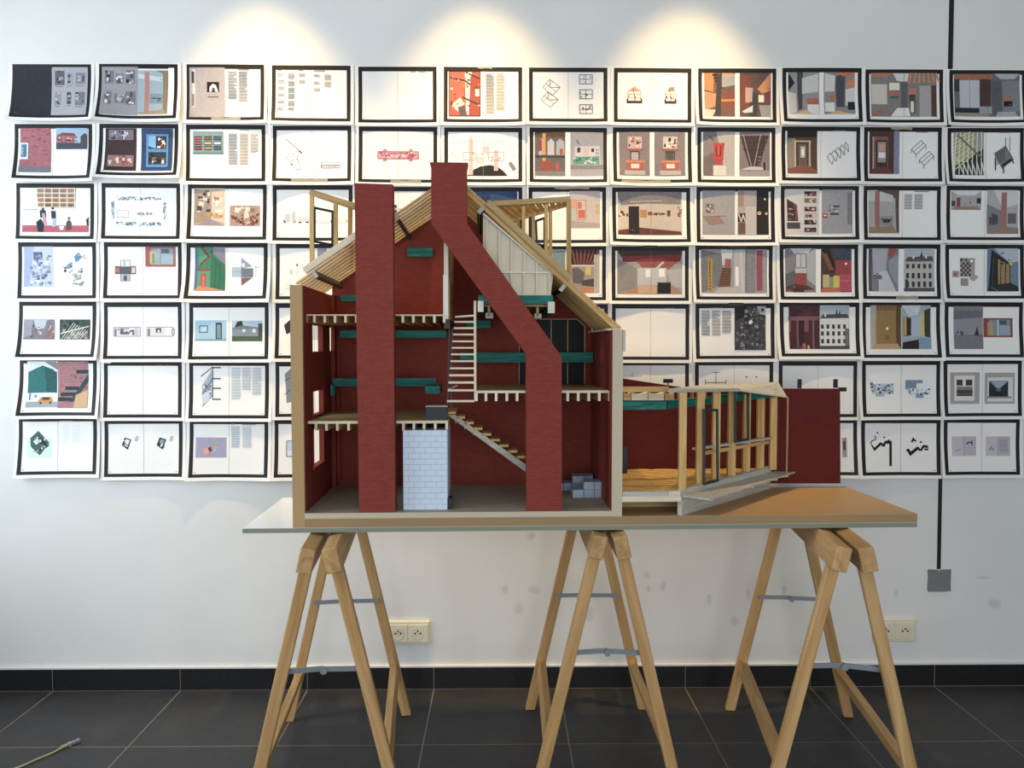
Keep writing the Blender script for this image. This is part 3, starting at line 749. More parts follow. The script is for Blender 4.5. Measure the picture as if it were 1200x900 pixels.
s.R(812, 90, 948, 290, '#c94a2e').P('#dd5a36', 812, 90, 884, 90, 876, 200, 812, 220).P('#d5d0d0', 880, 95, 912, 92, 905, 285, 885, 285).P('#b43a28', 905, 110, 948, 118, 948, 290, 898, 290).L(7, '#2d3b40', 816, 118, 880, 130, 905, 150).L(6, '#27343a', 885, 95, 945, 122).L(8, '#2f4a48', 870, 205, 946, 240).P('#c9c4c6', 818, 240, 860, 205, 880, 235, 850, 270).P('#6a5d60', 850, 250, 880, 240, 890, 285, 860, 288).R(926, 168, 944, 200, '#e3dedc').N(812, 90, 948, 290, 26, ['#8c2b20', '#e77448', '#513030', '#d9cfcc'], 3, 12).O(3, INK, 812, 90, 948, 290).T(972, 100, 1010, 278).T(1018, 100, 1056, 262)
s = S('A3', 37, 72, 380, 314, 'spread with tall isometric line drawing left and three small floor plans')
for cx, cy in ((133, 160), (125, 215)):
    s.L(2, DG, cx - 36, cy, cx - 5, cy - 36, cx + 40, cy, cx + 5, cy + 36, cx - 36, cy).L(2, MG, cx - 20, cy - 16, cx + 22, cy + 20).L(2, DG, cx - 5, cy - 36, cx - 5, cy, cx + 40, cy).L(1.6, MG, cx - 28, cy + 8, cx + 6, cy - 26)
for y in (104, 170, 237): s.O(2.6, BK, 258, y, 314, y + 40).L(2, DG, 286, y, 286, y + 40).L(2, DG, 258, y + 20, 314, y + 20).N(260, y + 2, 312, y + 38, 7, [DG, BK, LG], 3, 8)
s = S('A3', 410, 75, 748, 318, 'brightly lit spread with two tiny house section drawings')
for cx, g in ((500, 1), (657, 0)):
    w = 28 if g else 20
    if g: s.P('#d9a48c', cx - w, 178, cx, 155, cx + w, 178)
    else: s.P('#a08a78', cx - 12, 172, cx - 2, 158, cx + 16, 158, cx + 16, 172)
    s.R(cx - w, 176, cx + w, 222, '#efe5da').O(2.4, '#6a2f28', cx - w, 176, cx + w, 222).L(2, '#7a3a30', cx - w, 192, cx + w, 192).L(2, '#7a3a30', cx - w, 208, cx + w, 208).L(3, '#9a4436', cx - 6, 165, cx + 4, 222).N(cx - w, 178, cx + w, 220, 8, ['#3a3a3e', '#b06a58', WH], 3, 8).R(cx - w - 6, 212, cx - w, 232, BK).R(cx + w, 212, cx + w + 6, 232, BK).R(cx - w - 6, 223, cx + w + 6, 232, '#2e2a28')
s = S('A3', 780, 76, 1120, 318, 'spread of two interior photos, orange timber steps and fanned beams', fold=False)
s.R(806, 96, 940, 292, '#7c5a52').P(OR, 806, 96, 850, 96, 846, 180, 806, 170).P('#c98b6a', 806, 178, 868, 190, 872, 240, 806, 262)
for k in range(5): s.P('#2e2c30', 842 + k * 6, 100 + k * 14, 866 + k * 5, 100 + k * 14, 866 + k * 5, 110 + k * 14, 842 + k * 6, 110 + k * 14)
s.P('#47474d', 866, 110, 880, 96, 878, 290, 850, 290).P('#8e4a3c', 880, 190, 940, 180, 940, 260, 878, 250).P('#a7aab0', 884, 98, 940, 100, 940, 150, 884, 160).P('#d8c2b0', 806, 258, 856, 262, 840, 292, 806, 292).P(OR, 880, 214, 940, 212, 940, 222, 880, 224)
for k in range(5): s.L(5, '#e39a5a', 886 + k * 10, 96, 892 + k * 11, 112)
s.R(960, 96, 1096, 292, '#6d5550').P('#8a463c', 960, 100, 1010, 110, 1006, 250, 960, 255).P('#4b4a50', 1006, 180, 1040, 186, 1036, 292, 1000, 292)
for k in range(6): s.L(7, '#d98f52', 1096, 100 + k * 14, 1040 + k * 3, 170 + k * 3)
s.P('#c8a59a', 985, 160, 1018, 162, 1014, 225, 985, 230).R(1042, 194, 1066, 226, '#f0dcc4').P('#cfd0d2', 970, 268, 1018, 240, 1016, 272, 980, 275).P('#a3a0a2', 1044, 240, 1096, 240, 1096, 292, 1054, 292).P('#82404c', 1068, 190, 1096, 170, 1096, 236, 1068, 236)
s = S('A4', 137, 74, 480, 318, 'spread of two photos showing white cupboards over pale wood floors', fold=False, curl=.024)
s.R(162, 94, 296, 282, '#a5a19f').P('#56555a', 200, 94, 226, 94, 222, 260, 204, 266).P('#d5d2cd', 222, 120, 292, 100, 292, 180, 222, 190).P('#2c2b2f', 162, 94, 190, 140, 162, 180).R(176, 212, 194, 242, BK).P('#c7673e', 242, 212, 292, 208, 292, 238, 244, 240).P('#e8e2da', 244, 238, 294, 238, 294, 282, 244, 278).P('#e0b877', 190, 282, 236, 262, 270, 282).P('#d0ceca', 162, 180, 196, 190, 196, 276, 162, 282)
s.R(316, 94, 450, 282, '#9b9894').P('#d7d4cf', 320, 98, 366, 110, 362, 178, 320, 180).P('#55565c', 366, 110, 410, 100, 404, 250, 370, 250).P('#d3703c', 372, 94, 450, 94, 450, 110, 400, 112).P('#e07a42', 412, 140, 448, 120, 450, 160, 414, 160).P('#d9d7d2', 410, 170, 450, 160, 450, 240, 410, 242).P('#e4e0da', 320, 230, 362, 228, 362, 272, 320, 270).R(346, 196, 362, 220, '#c7703e').P('#dfb26e', 330, 282, 376, 266, 440, 282).R(418, 226, 448, 262, '#2d2c30')
s = S('A4', 503, 80, 838, 318, 'spread with wide kitchen photo, orange ceiling joists and white cabinets', fold=False)
s.R(526, 96, 810, 292, '#8f8a86').P('#c77a48', 526, 96, 620, 96, 600, 110, 530, 112)
for k in range(7): s.L(8, '#d98a4a', 700 + k * 18, 96, 690 + k * 22, 142 - k)
s.P('#d8d8d6', 620, 98, 690, 98, 684, 134, 640, 132).R(528, 146, 596, 236, '#d3cbc0').R(606, 140, 650, 172, '#eee0c8').R(606, 182, 648, 196, '#cc5a34').R(608, 200, 646, 208, '#3e6a55').R(656, 136, 684, 250, '#6e6c6e').R(690, 166, 722, 190, '#d07a5a').R(692, 192, 718, 276, '#55504e').R(697, 222, 712, 272, '#e6dac2').R(736, 152, 784, 292, '#b4b1ae').R(788, 150, 808, 292, '#6b3a34').P('#e8e4de', 612, 290, 640, 252, 690, 252, 696, 290).P('#c7653c', 526, 290, 560, 262, 590, 262, 540, 292).R(668, 96, 669.5, 292, '#6b6663')
s = S('A4', 870, 84, 1198, 320, 'spread with wide dim kitchen photo, dark blue bench under white doors', fold=False)
s.R(890, 100, 1172, 292, '#76747a').R(890, 104, 1054, 124, '#b5683c').R(890, 124, 916, 180, '#44424a').R(914, 128, 1000, 252, '#c3c7cf').R(956, 128, 958, 252, '#8e929b').R(1002, 124, 1048, 246, '#5a3a38').R(1052, 130, 1098, 280, '#66666c').R(1098, 130, 1172, 270, '#8b8d94').P('#b9bcc2', 1060, 100, 1172, 100, 1150, 124, 1090, 124).R(1102, 205, 1136, 225, '#c9683a').R(1104, 222, 1140, 246, BK).R(892, 254, 998, 274, '#1c2a44').R(1000, 246, 1054, 278, '#a6a9b0').P('#b0b2b8', 1070, 292, 1078, 270, 1150, 270, 1160, 292).R(890, 276, 1040, 292, '#a79a88').R(1034, 100, 1035.5, 292, '#55535a')
# ---- second row
s = S('A1', 65, 320, 412, 565, 'spread with pink brick wall photo left and red-roofed village photo', curl=.026)
s.R(90, 338, 228, 537, '#b5606a')
for k in range(22): s.R(90, 342 + k * 7.8, 228, 343.2 + k * 7.8, '#c98088')
s.N(90, 338, 228, 510, 40, ['#a5525c', '#c4757d', '#984650'], 6, 16, .4).R(90, 510, 228, 537, '#7d7c88').R(90, 404, 126, 478, '#dfe6ee').R(95, 410, 120, 468, '#4f7f9c').R(97, 412, 106, 460, '#8fbccf')
s.R(250, 338, 390, 432, '#9fc0da').P('#b8696a', 252, 372, 280, 360, 330, 362, 345, 376, 345, 408, 252, 408).P('#8d4a4c', 252, 372, 280, 358, 330, 360, 340, 374).P('#584a50', 360, 376, 378, 360, 390, 368, 390, 406, 360, 406).R(250, 404, 390, 432, '#4d525c').N(256, 378, 342, 404, 12, ['#e9e4e2', '#44414a'], 4, 9)
s = S('A1', 438, 320, 790, 552, 'spread of two dark photos, lit shop facade and blue framed window', fold=False, curl=.03)
s.R(466, 340, 604, 531, '#3d2c30').R(480, 346, 590, 392, '#8d7f8c').N(482, 348, 588, 390, 16, ['#d5cedb', '#4a4150', '#a79cb0'], 6, 18).R(470, 396, 602, 458, '#4a3134').R(478, 460, 592, 512, '#a77a70').N(480, 462, 590, 510, 18, ['#e3c9b8', '#6d4540', '#f0dfd2', '#b3564a'], 6, 16)
s.R(626, 340, 766, 531, '#2c4a7a').N(626, 340, 766, 531, 30, ['#33548a', '#243e68'], 8, 24, .3).R(648, 366, 746, 514, '#4f93cf').R(658, 374, 738, 432, '#2d3c58').R(658, 446, 738, 502, '#3a3f4c').P('#79b6e4', 658, 374, 690, 374, 690, 430, 658, 420).N(692, 376, 736, 430, 10, ['#c96a3a', '#e9dcc8', '#5a3428'], 6, 16).N(660, 450, 736, 500, 12, ['#e8e0d4', '#23252c', '#8d6a4a'], 8, 18)
s = S('A1', 818, 323, 1170, 575, 'spread with teal shelf photo of stacked coloured drawers, text columns right')
s.R(848, 352, 984, 455, '#7fa2a8').R(848, 445, 984, 455, '#6d8b90')
for i, x in enumerate((854, 898, 940)):
    for j, y in enumerate((374, 396, 418)): s.R(x, y, x + 34, y + 18, '#2b2e34').R(x + 2, y + 4, x + 32, y + 14, [['#b5524a', '#c04a48', '#a8434a'], ['#8a6a4a', '#c9b28a', '#b59a6a'], ['#5a6a8a', '#d5d9de', '#56688c']][i][j])
s.T(1006, 362, 1046, 500).T(1056, 362, 1094, 500).T(1104, 362, 1140, 450).R(1054, 346, 1098, 350, MG)
s = S('A2', 37, 328, 384, 577, 'spread with thin bridge sketch: hatched capsule, long mast and low hull', tapes=[(120, 564, 280, 582, 0)])
s.L(3, '#5d5d64', 92, 385, 165, 448).L(6, '#44444c', 150, 438, 166, 450).L(2, MG, 98, 470, 110, 452, 126, 452, 160, 506, 156, 522, 140, 522, 98, 470).N(108, 460, 152, 516, 18, [LG, MG], 2, 8).O(2, MG, 250, 490, 334, 516)
for k in range(8): s.L(2, DG, 252 + k * 10, 504, 256 + k * 10, 518)
s.L(1.6, LG, 262, 392, 262, 490).L(2.4, DG, 252, 504, 332, 504)
s = S('A2', 414, 332, 760, 580, 'spread with long red symmetrical floor plan across the fold', tapes=[(555, 570, 690, 586, 0)])
s.R(498, 440, 678, 476, '#dba0aa').R(522, 430, 538, 486, '#cf8792').R(636, 430, 652, 486, '#cf8792').N(500, 442, 676, 474, 46, ['#c25a6c', '#f0d5d8', '#b54a5e'], 3, 10).O(2.5, '#b8485c', 498, 442, 678, 474).L(2, '#b8485c', 550, 450, 630, 450)
s = S('A2', 790, 336, 1132, 580, 'spread with pale site plan of buildings above a black lens-shaped pond')
s.P('#2b2628', 890, 552, 918, 524, 950, 508, 990, 502, 1024, 510, 1050, 530, 1068, 552).R(898, 392, 916, 548, '#d9b8b8').P('#d9b8b8', 898, 392, 907, 370, 916, 392).R(1008, 436, 1026, 528, '#d9b8b8').O(2, MG, 872, 446, 928, 480).O(2, MG, 984, 446, 1052, 482).R(960, 418, 988, 446, LG).R(926, 466, 960, 494, '#d5cfce').P(MG, 1070, 496, 1084, 486, 1106, 520, 1092, 532).L(2, LG, 1054, 428, 1104, 470).L(2, LG, 820, 410, 870, 395, 1050, 400).L(2, LG, 818, 440, 850, 480, 850, 520).O(1.6, LG, 822, 452, 838, 468).N(870, 444, 1050, 484, 22, ['#a39a9a', '#c9c2c0', '#e5dedc'], 3, 9)
s = S('A3', 40, 336, 378, 580, 'spread of two model photos, yellow post before arches and green-based facade', fold=False)
s.R(62, 356, 196, 552, '#6f6a70').R(62, 356, 196, 378, '#6a4a30').P('#b9b6bd', 80, 460, 80, 400, 92, 384, 106, 400, 106, 460).P('#c4c1c8', 118, 460, 118, 400, 134, 384, 148, 400, 148, 460).P('#b5b2ba', 156, 460, 156, 400, 172, 384, 192, 400, 192, 460).R(96, 360, 110, 548, '#d39a35').R(80, 390, 94, 440, '#a33a34').R(62, 458, 196, 470, '#4a484c').R(84, 484, 140, 530, '#9e4a38').P('#c2403c', 152, 498, 166, 488, 172, 524, 154, 526).R(62, 530, 196, 552, '#8a878c').R(172, 430, 186, 456, '#b7463e')
s.R(218, 356, 362, 552, '#a9a7b3').P('#c8c6d0', 238, 420, 346, 416, 350, 502, 236, 504).R(248, 424, 262, 446, '#3a3a42').R(310, 428, 322, 444, '#3a3a42').R(274, 424, 298, 462, '#cdb8b4').R(230, 464, 344, 500, '#5fa08f').N(232, 466, 342, 498, 18, ['#2f7a68', '#d5d3da', '#3c8c78'], 5, 12).R(218, 502, 362, 520, '#8b8994').L(3, DG, 244, 390, 258, 410)
s = S('A3', 405, 336, 748, 582, 'spread with two frontal photos of stacked red facade towers', fold=False, curl=.022, tapes=[(440, 572, 655, 584, 0)])
for ox, al in ((432, 0), (586, 1)):
    w = '#c8aaa8' if not al else '#c7c0bf'
    s.R(ox, 356, ox + 134, 552, '#8d8088').R(ox + 38, 376, ox + 100, 430, w).N(ox + 40, 380, ox + 98, 428, 16, ['#3a3034', '#a8433c', '#e5d9d4'], 5, 12).R(ox + 34, 430, ox + 106, 437, '#a94438').P('#4a3d40', ox + 46, 440, ox + 92, 440, ox + 84, 452, ox + 54, 452).R(ox + 48, 440, ox + 52, 482, '#59484a').R(ox + 86, 440, ox + 90, 482, '#59484a').R(ox + 54, 446, ox + 84, 480, '#b3a9ae' if not al else '#4a5a50').R(ox + 28, 482, ox + 112, 492, '#c9806a').R(ox + 34, 492, ox + 106, 526, '#b9523c').R(ox + 52, 498, ox + 88, 518, '#d9cfc8').R(ox + 24, 528, ox + 114, 548, '#b8b2b4')
s = S('A3', 777, 335, 1116, 582, 'spread with bright red model tower on white plinth and ribbed dark vessel', fold=False)
s.R(802, 354, 940, 552, '#8f8288').P('#b7b3b4', 860, 354, 940, 354, 940, 552, 900, 552).P('#7b6f74', 802, 470, 860, 440, 850, 552, 802, 552).P('#c3202c', 846, 404, 896, 404, 890, 470, 894, 476, 844, 474, 850, 440).R(858, 416, 880, 462, '#7a1a20').R(864, 416, 874, 458, '#d9474a').P('#c3202c', 852, 474, 890, 474, 884, 502, 858, 502).R(846, 504, 902, 550, '#d3cfcf').P('#2e6a58', 830, 370, 850, 390, 846, 396, 826, 374)
s.R(960, 354, 1092, 552, '#8b7f86').P('#4e4044', 964, 372, 1088, 370, 1066, 436, 1050, 505, 1004, 508, 980, 436).L(3, '#b8a9a8', 976, 366, 1012, 505).L(3, '#b8a9a8', 1052, 366, 1024, 505).L(2, '#372c30', 966, 402, 1084, 402).L(2, '#372c30', 974, 432, 1076, 434).P('#c8c1c2', 964, 522, 1010, 508, 1062, 512, 1070, 524).R(960, 526, 1092, 552, '#a39ba0').R(1064, 490, 1072, 524, BK)
s = S('A4', 133, 332, 474, 574, 'spread with brown corridor photo of timber frames and one isometric sketch')
s.R(158, 352, 288, 542, '#5d4236').R(158, 352, 288, 380, '#33261f').R(160, 384, 196, 520, '#a09080').R(190, 396, 196, 526, '#d2c4ae').R(196, 394, 262, 400, '#cdbfa8').R(252, 396, 260, 526, '#cbbba2').R(206, 410, 244, 520, '#7a6558').R(216, 420, 236, 470, '#c9c2b8').R(222, 432, 232, 460, '#f0ece4').R(266, 380, 286, 530, '#6e4a3c').P('#9a5a40', 158, 524, 210, 505, 250, 505, 288, 528, 288, 542, 158, 542)
for k in range(5): s.L(2.2, DG, 332 + k * 18, 468 - k * 14, 352 + k * 18, 500 - k * 14, 362 + k * 15, 470 - k * 14, 344 + k * 17, 448 - k * 12, 332 + k * 18, 468 - k * 14)
s.R(356, 348, 410, 351, MG)
s = S('A4', 497, 334, 832, 576, 'spread with narrow dark red room photo and small frame isometric', tapes=[(612, 334, 702, 346, 0)])
s.R(520, 352, 650, 542, '#5d3634').R(626, 352, 650, 542, '#8a8fb0').R(534, 376, 602, 520, '#8d6257').R(548, 392, 598, 512, '#4a3634').R(556, 400, 592, 490, '#a99c98').R(562, 410, 588, 440, '#cfa090').R(560, 446, 590, 470, '#e9e2dc').R(534, 376, 540, 520, '#c9a590').P('#7a3f34', 520, 542, 545, 510, 600, 510, 626, 542)
for dx, dy in ((0, 0), (34, 48)): s.L(2.4, DG, 702 + dx, 432 + dy, 744 + dx, 392 + dy, 764 + dx, 414 + dy, 722 + dx, 456 + dy, 702 + dx, 432 + dy).L(2, DG, 712 + dx, 442 + dy, 754 + dx, 402 + dy).L(2, BK, 702 + dx, 432 + dy, 702 + dx, 448 + dy).L(2, BK, 764 + dx, 414 + dy, 764 + dx, 432 + dy).L(2, BK, 722 + dx, 456 + dy, 722 + dx, 470 + dy)
s.R(720, 354, 772, 357, MG)
s = S('A4', 862, 338, 1190, 578, 'spread with yellow-green lattice isometric and dark cutaway stair drawing')
s.R(888, 356, 1018, 548, '#a9a79a').P('#3a3a3a', 888, 548, 888, 510, 1018, 430, 1018, 548)
for k in range(9): s.L(5, '#d8d070', 888, 390 + k * 17, 960 + (k % 3) * 10, 356 + k * 12)
for k in range(7): s.L(4, '#e6e6d8', 900 + k * 18, 358, 888 + k * 20, 545)
for k in range(6): s.L(6, '#d8d8d4', 900 + k * 22, 470 + k * 4, 930 + k * 18, 546)
s.L(8, '#7d8068', 905, 370, 1010, 470).P('#8b8b88', 1062, 450, 1112, 416, 1148, 478, 1096, 520)
for k in range(6): s.L(3, '#3c3c3c', 1066, 456 + k * 10, 1110, 424 + k * 10)
s.P('#2f2f31', 1094, 500, 1136, 472, 1140, 482, 1100, 512).L(5, BK, 1068, 470, 1068, 526).L(5, BK, 1102, 510, 1102, 540).L(5, BK, 1140, 478, 1146, 496).L(3, DG, 1112, 380, 1112, 420, 1140, 470).L(3, MG, 1130, 376, 1130, 440).R(1082, 356, 1130, 360, MG)
# ---- third row
s = S('A5', 72, 18, 420, 265, 'spread with photo of visitors seated on red floor before framed drawings', fold=False)
s.P('#b8996f', 160, 40, 340, 40, 334, 128, 172, 126)
for i in range(5):
    for j in range(4): s.R(168 + i * 33, 46 + j * 21, 192 + i * 33, 60 + j * 21, s.rnd.choice(['#c27a3c', '#a5764a', '#8a5a34', '#b3855a']))
for j in range(5): s.R(164, 38 + j * 21, 336, 41 + j * 21, '#f0ece4')
for i in range(6): s.R(162 + i * 34, 38, 165 + i * 34, 128, '#efe9de')
s.R(100, 204, 396, 234, '#cf4a5e').L(2.5, '#8b93b5', 100, 136, 170, 134).P('#2a2e3e', 176, 140, 190, 132, 202, 140, 204, 168, 178, 170).D('#4a3a34', 190, 132, 6).P('#d9a0b4', 186, 150, 198, 150, 208, 205, 192, 208).P('#232838', 160, 190, 180, 174, 196, 200, 192, 234, 168, 234).P('#33344a', 226, 140, 246, 140, 248, 172, 228, 174).D('#3f2f2c', 234, 128, 6).R(232, 174, 246, 210, '#a9c4de').P('#5f5048', 294, 190, 306, 178, 318, 192, 318, 224, 292, 226).D('#a97868', 306, 172, 7).P('#2c2c30', 384, 180, 396, 166, 396, 204, 388, 204).P('#f3efec', 262, 208, 284, 206, 280, 224, 266, 224)
s = S('A5', 448, 18, 798, 265, 'spread with blue-tinted gallery plan ringed by rows of tiny objects')
s.R(512, 76, 716, 94, '#d6e2ea').R(512, 188, 716, 206, '#d6e2ea').R(490, 98, 504, 180, '#d6e2ea').R(722, 98, 734, 184, '#d6e2ea').N(512, 76, 716, 94, 60, ['#5f7f98', '#8fb0c4', '#3d566c'], 3, 7).N(512, 188, 716, 206, 60, ['#5f7f98', '#8fb0c4', '#3d566c'], 3, 7).N(490, 98, 504, 180, 20, ['#7c9ab0', '#4d6a80'], 3, 6).N(720, 98, 736, 184, 20, ['#7c9ab0', '#4d6a80'], 3, 7).N(600, 146, 688, 160, 20, ['#6d6d78', '#9a9aa6'], 3, 8).O(1.8, MG, 520, 140, 568, 170).O(1.6, LG, 738, 134, 754, 148)
s = S('A5', 826, 22, 1176, 268, 'spread with corner photo of a wall of frames and crowd scene right')
s.R(854, 40, 990, 206, '#c2ab96').P('#a99482', 854, 40, 930, 60, 930, 180, 854, 200).P('#d6c2a8', 930, 60, 990, 44, 990, 196, 930, 178).P('#a5929c', 854, 206, 930, 178, 990, 206).N(858, 46, 926, 170, 14, ['#4a4a55', '#d8cfc6', '#8a6a55'], 10, 22).N(934, 60, 988, 170, 12, ['#e9dcc8', '#b0885a', '#efe6da'], 8, 18).N(880, 148, 985, 172, 10, ['#d09a4a', '#c7803c'], 8, 16)
s.R(1012, 116, 1146, 206, '#b9947f').N(1012, 150, 1146, 206, 34, ['#46332f', '#6d4a40', '#d8b8a4', '#8d4a3c'], 5, 14).N(1020, 120, 1140, 150, 12, ['#dcc9b6', '#8a7568', '#e8dacb'], 8, 20).P('#e6cdbb', 1078, 140, 1092, 128, 1100, 170, 1076, 176)
s = S('B5', 40, 152, 425, 420, 'spread with row of tiny black silhouettes below a pale building outline')
for x in (92, 138, 165, 200, 288, 310, 355, 386): s.R(x, 320, x + 12, 334, '#2a2a2e')
s.R(98, 290, 122, 330, LG).R(132, 280, 148, 332, LG).R(160, 305, 215, 328, '#d6d6d8').R(240, 320, 320, 334, '#dcdcde').R(340, 312, 396, 334, '#dddde0')
s = S('PX', 421, 219, 512, 282, 'spread with grey photo strip, mostly behind the brick chimneys')
s.R(460, 240, 465, 250, DG).R(481, 235, 484, 243, LG).R(440, 244, 500, 246, LG)
s = S('PX', 521, 219.5, 612, 284, 'spread with deep blue sea-like photo behind the roof ridge', fold=False)
s.R(527, 224.5, 606, 262, '#1d4a7c').N(527, 224.5, 606, 262, 50, ['#173c68', '#235a92', '#122f52'], 1.5, 5)
s = S('A6', 35, 35, 374, 282, 'spread with small coloured pictures on pale page behind the timber dormer', tapes=[(150, 32, 300, 44, 0)])
s.R(214, 52, 348, 216, '#c3b8b8').P('#b0a3a6', 214, 180, 348, 196, 348, 216, 214, 216).R(218, 90, 242, 128, '#d59a84').R(246, 92, 286, 178, '#d3b2a6').R(250, 100, 268, 130, '#c7705c').R(252, 136, 282, 172, '#cf5a48').R(218, 134, 242, 176, '#a9c0b0').R(328, 110, 346, 152, '#caa97c').R(106, 54, 176, 57, MG).O(2, '#8a7a70', 246, 92, 286, 178)
s = S('A6', 402, 37, 742, 280, 'spread with wide white gallery photo, black door block and small frames', fold=False, curl=.024)
s.R(426, 56, 706, 248, '#cbbbae').P('#8d8788', 426, 56, 706, 56, 700, 112, 560, 108, 440, 116, 426, 100).P('#c8c1bf', 426, 80, 440, 112, 440, 210, 426, 226).P('#6d3d33', 426, 248, 426, 228, 520, 214, 700, 232, 706, 248).R(474, 120, 520, 244, '#2b2426').N(428, 140, 472, 170, 9, ['#3a3438', '#9a3a34', '#d9c8bc'], 7, 16).R(524, 136, 554, 170, '#b98a58').R(558, 144, 578, 160, '#8d4a42').N(582, 148, 634, 160, 12, ['#2f2a2e', '#5a4a4a'], 4, 9).R(642, 138, 656, 164, '#57504e').N(686, 118, 708, 176, 10, ['#3d3c50', '#a8423c', '#d8c8bc'], 6, 14).L(2, '#e0dad6', 480, 100, 620, 96).R(571, 56, 572.5, 248, '#998a82')
s = S('A6', 773, 34, 1112, 280, 'spread with grey exhibition wall photo and narrow strip of dark room', fold=False)
s.R(798, 50, 940, 246, '#aaa6aa').R(812, 108, 850, 150, '#8d8688').N(814, 110, 848, 148, 8, ['#c9b9a8', '#5d5558'], 6, 14).P('#a3857c', 802, 168, 872, 160, 896, 196, 830, 204).L(2, '#6d5f60', 800, 166, 900, 162)
s.R(952, 50, 1086, 246, '#4b4440').R(952, 50, 1034, 246, '#b5acac').R(954, 52, 978, 120, '#a98d80').R(952, 150, 986, 190, '#4a3632').L(4, '#e3d6cc', 956, 152, 968, 188, 976, 156, 984, 186).R(954, 192, 986, 244, '#7c5a4c').R(1036, 50, 1086, 246, '#2c2629').D('#e8c9a0', 1046, 150, 8).D('#d8b890', 1076, 152, 6).D('#f2e6d0', 1070, 88, 4).R(986, 120, 1032, 246, '#c7bebd')
s = S('A7', 130, 30, 468, 268, 'spread with cut-out building, column of stacked models and red tag photo', fold=False)
s.R(148, 44, 296, 246, '#d5d2d0').P('#5a3a38', 156, 86, 200, 116, 206, 186, 158, 186).P('#8d4a44', 186, 110, 196, 108, 206, 180, 194, 184).R(156, 192, 214, 220, '#55535a').N(158, 100, 194, 180, 12, ['#a3938a', '#3a2c2e', '#c2b6ae'], 6, 20, .3)
for j, y in enumerate((54, 84, 122, 150, 180, 214)): s.R(232, y, 284, y + 20, ['#3d3336', '#8b8078', '#7c4038', '#c2b0a0', '#3a3032', '#6a5450'][j]).N(234, y, 282, y + 20, 6, ['#d9cfc6', '#2c2528', '#a05a4c'], 5, 14)
s.R(308, 46, 440, 240, '#a9a7ae').R(312, 152, 332, 172, '#c03a3a').R(316, 158, 328, 163, WH).R(340, 116, 384, 124, '#4d4a4c').R(338, 134, 386, 142, '#5a4a40').R(344, 150, 382, 158, '#4a4444').N(338, 110, 386, 160, 12, ['#d8d3cd', '#6d5d50'], 5, 16, .4).R(418, 60, 438, 200, '#8c888e').R(424, 130, 430, 136, RD)
s = S('A7', 495, 30, 828, 270, 'spread with pink brick pillar photo left and two short text columns right')
s.R(516, 48, 648, 240, '#b5b2b0').P('#6d5548', 548, 48, 648, 48, 648, 240, 636, 232, 632, 84, 560, 60).P('#c8cac9', 516, 56, 548, 48, 622, 72, 622, 100, 516, 96).R(544, 52, 564, 236, '#b4685e').P('#a98866', 516, 240, 516, 214, 622, 206, 640, 240).R(566, 164, 622, 206, '#9c9a98').L(5, '#2b2a2e', 572, 178, 616, 180).R(578, 182, 608, 192, '#37353a').T(670, 66, 704, 130).T(714, 66, 750, 130).R(712, 52, 776, 56, MG)
s = S('A7', 858, 30, 1190, 270, 'spread with small hall photo top left and tall pink pillar photo')
s.R(878, 52, 1008, 136, '#b3b2b4').P('#d9dcdf', 878, 52, 1008, 52, 980, 72, 908, 72).R(902, 82, 918, 124, '#9a3f3c').P('#a58a70', 878, 136, 896, 122, 990, 120, 1008, 136).R(988, 84, 1006, 108, '#3a3f48').R(880, 96, 896, 120, '#46505c').N(920, 96, 980, 116, 6, ['#caa890', '#7d7f86'], 6, 12)
s.R(1032, 48, 1166, 242, '#b9b7b7').P('#8d8c90', 1032, 110, 1096, 140, 1096, 210, 1032, 226).P('#d3d4d5', 1060, 48, 1166, 48, 1166, 110, 1100, 130).R(1094, 58, 1118, 234, '#b2746c').P('#a08672', 1032, 242, 1032, 226, 1096, 208, 1166, 216, 1166, 242).R(1044, 168, 1052, 200, '#4c2c30').P('#57585e', 1054, 150, 1080, 158, 1080, 196, 1054, 204).R(1122, 150, 1158, 196, '#6f7076')
# ---- fourth row
s = S('A5', 80, 277, 428, 525, 'spread with pale blue collage photo left and scattered blue snippets right', fold=False)
s.R(106, 296, 236, 474, '#c5cfe6').P('#aab6d8', 106, 296, 150, 296, 130, 474, 106, 474).R(148, 320, 188, 354, '#4a6a90').N(130, 330, 228, 470, 60, ['#7d8cae', '#e8ecf4', '#5f7494', '#b9a9a0', '#96a8c8'], 4, 16).P('#5a94c0', 330, 340, 350, 322, 362, 344, 338, 366).P('#7d97b5', 298, 378, 318, 364, 320, 386, 300, 396).N(280, 370, 325, 415, 12, ['#6d90b4', '#a8a8b0', '#55555f'], 4, 10).N(320, 390, 375, 478, 22, ['#a0a0aa', '#c9bda8', '#6d7a90', '#8fb0c8'], 4, 12).N(345, 320, 385, 360, 6, ['#b9c9d8', '#98a2b0'], 4, 10)
s = S('A5', 458, 277, 804, 525, 'spread with cross-shaped fold-out elevation and small red-framed shopfront photo')
s.R(506, 382, 600, 418, '#8d5a60').R(532, 356, 574, 384, '#d8dade').R(532, 384, 574, 418, '#5d6470').R(532, 418, 574, 448, '#b5b8c0').R(508, 390, 526, 410, '#b0767a').R(580, 388, 596, 412, '#d9c5c4').O(2, DG, 532, 356, 574, 448).L(2, DG, 548, 356, 548, 384).R(546, 424, 560, 446, '#545a66')
s.R(642, 296, 778, 384, '#8ba4b4').R(642, 296, 668, 384, '#b5564e').R(642, 296, 778, 304, '#a84a44').R(642, 376, 778, 385, '#b45a50').R(662, 318, 690, 372, '#c8b98a').R(694, 306, 706, 376, '#9ab2c2').R(712, 306, 748, 326, '#5f6f7c').R(712, 330, 776, 374, '#9fb8c8').R(766, 304, 776, 376, '#b0605a').R(672, 326, 684, 370, '#7d9a84')
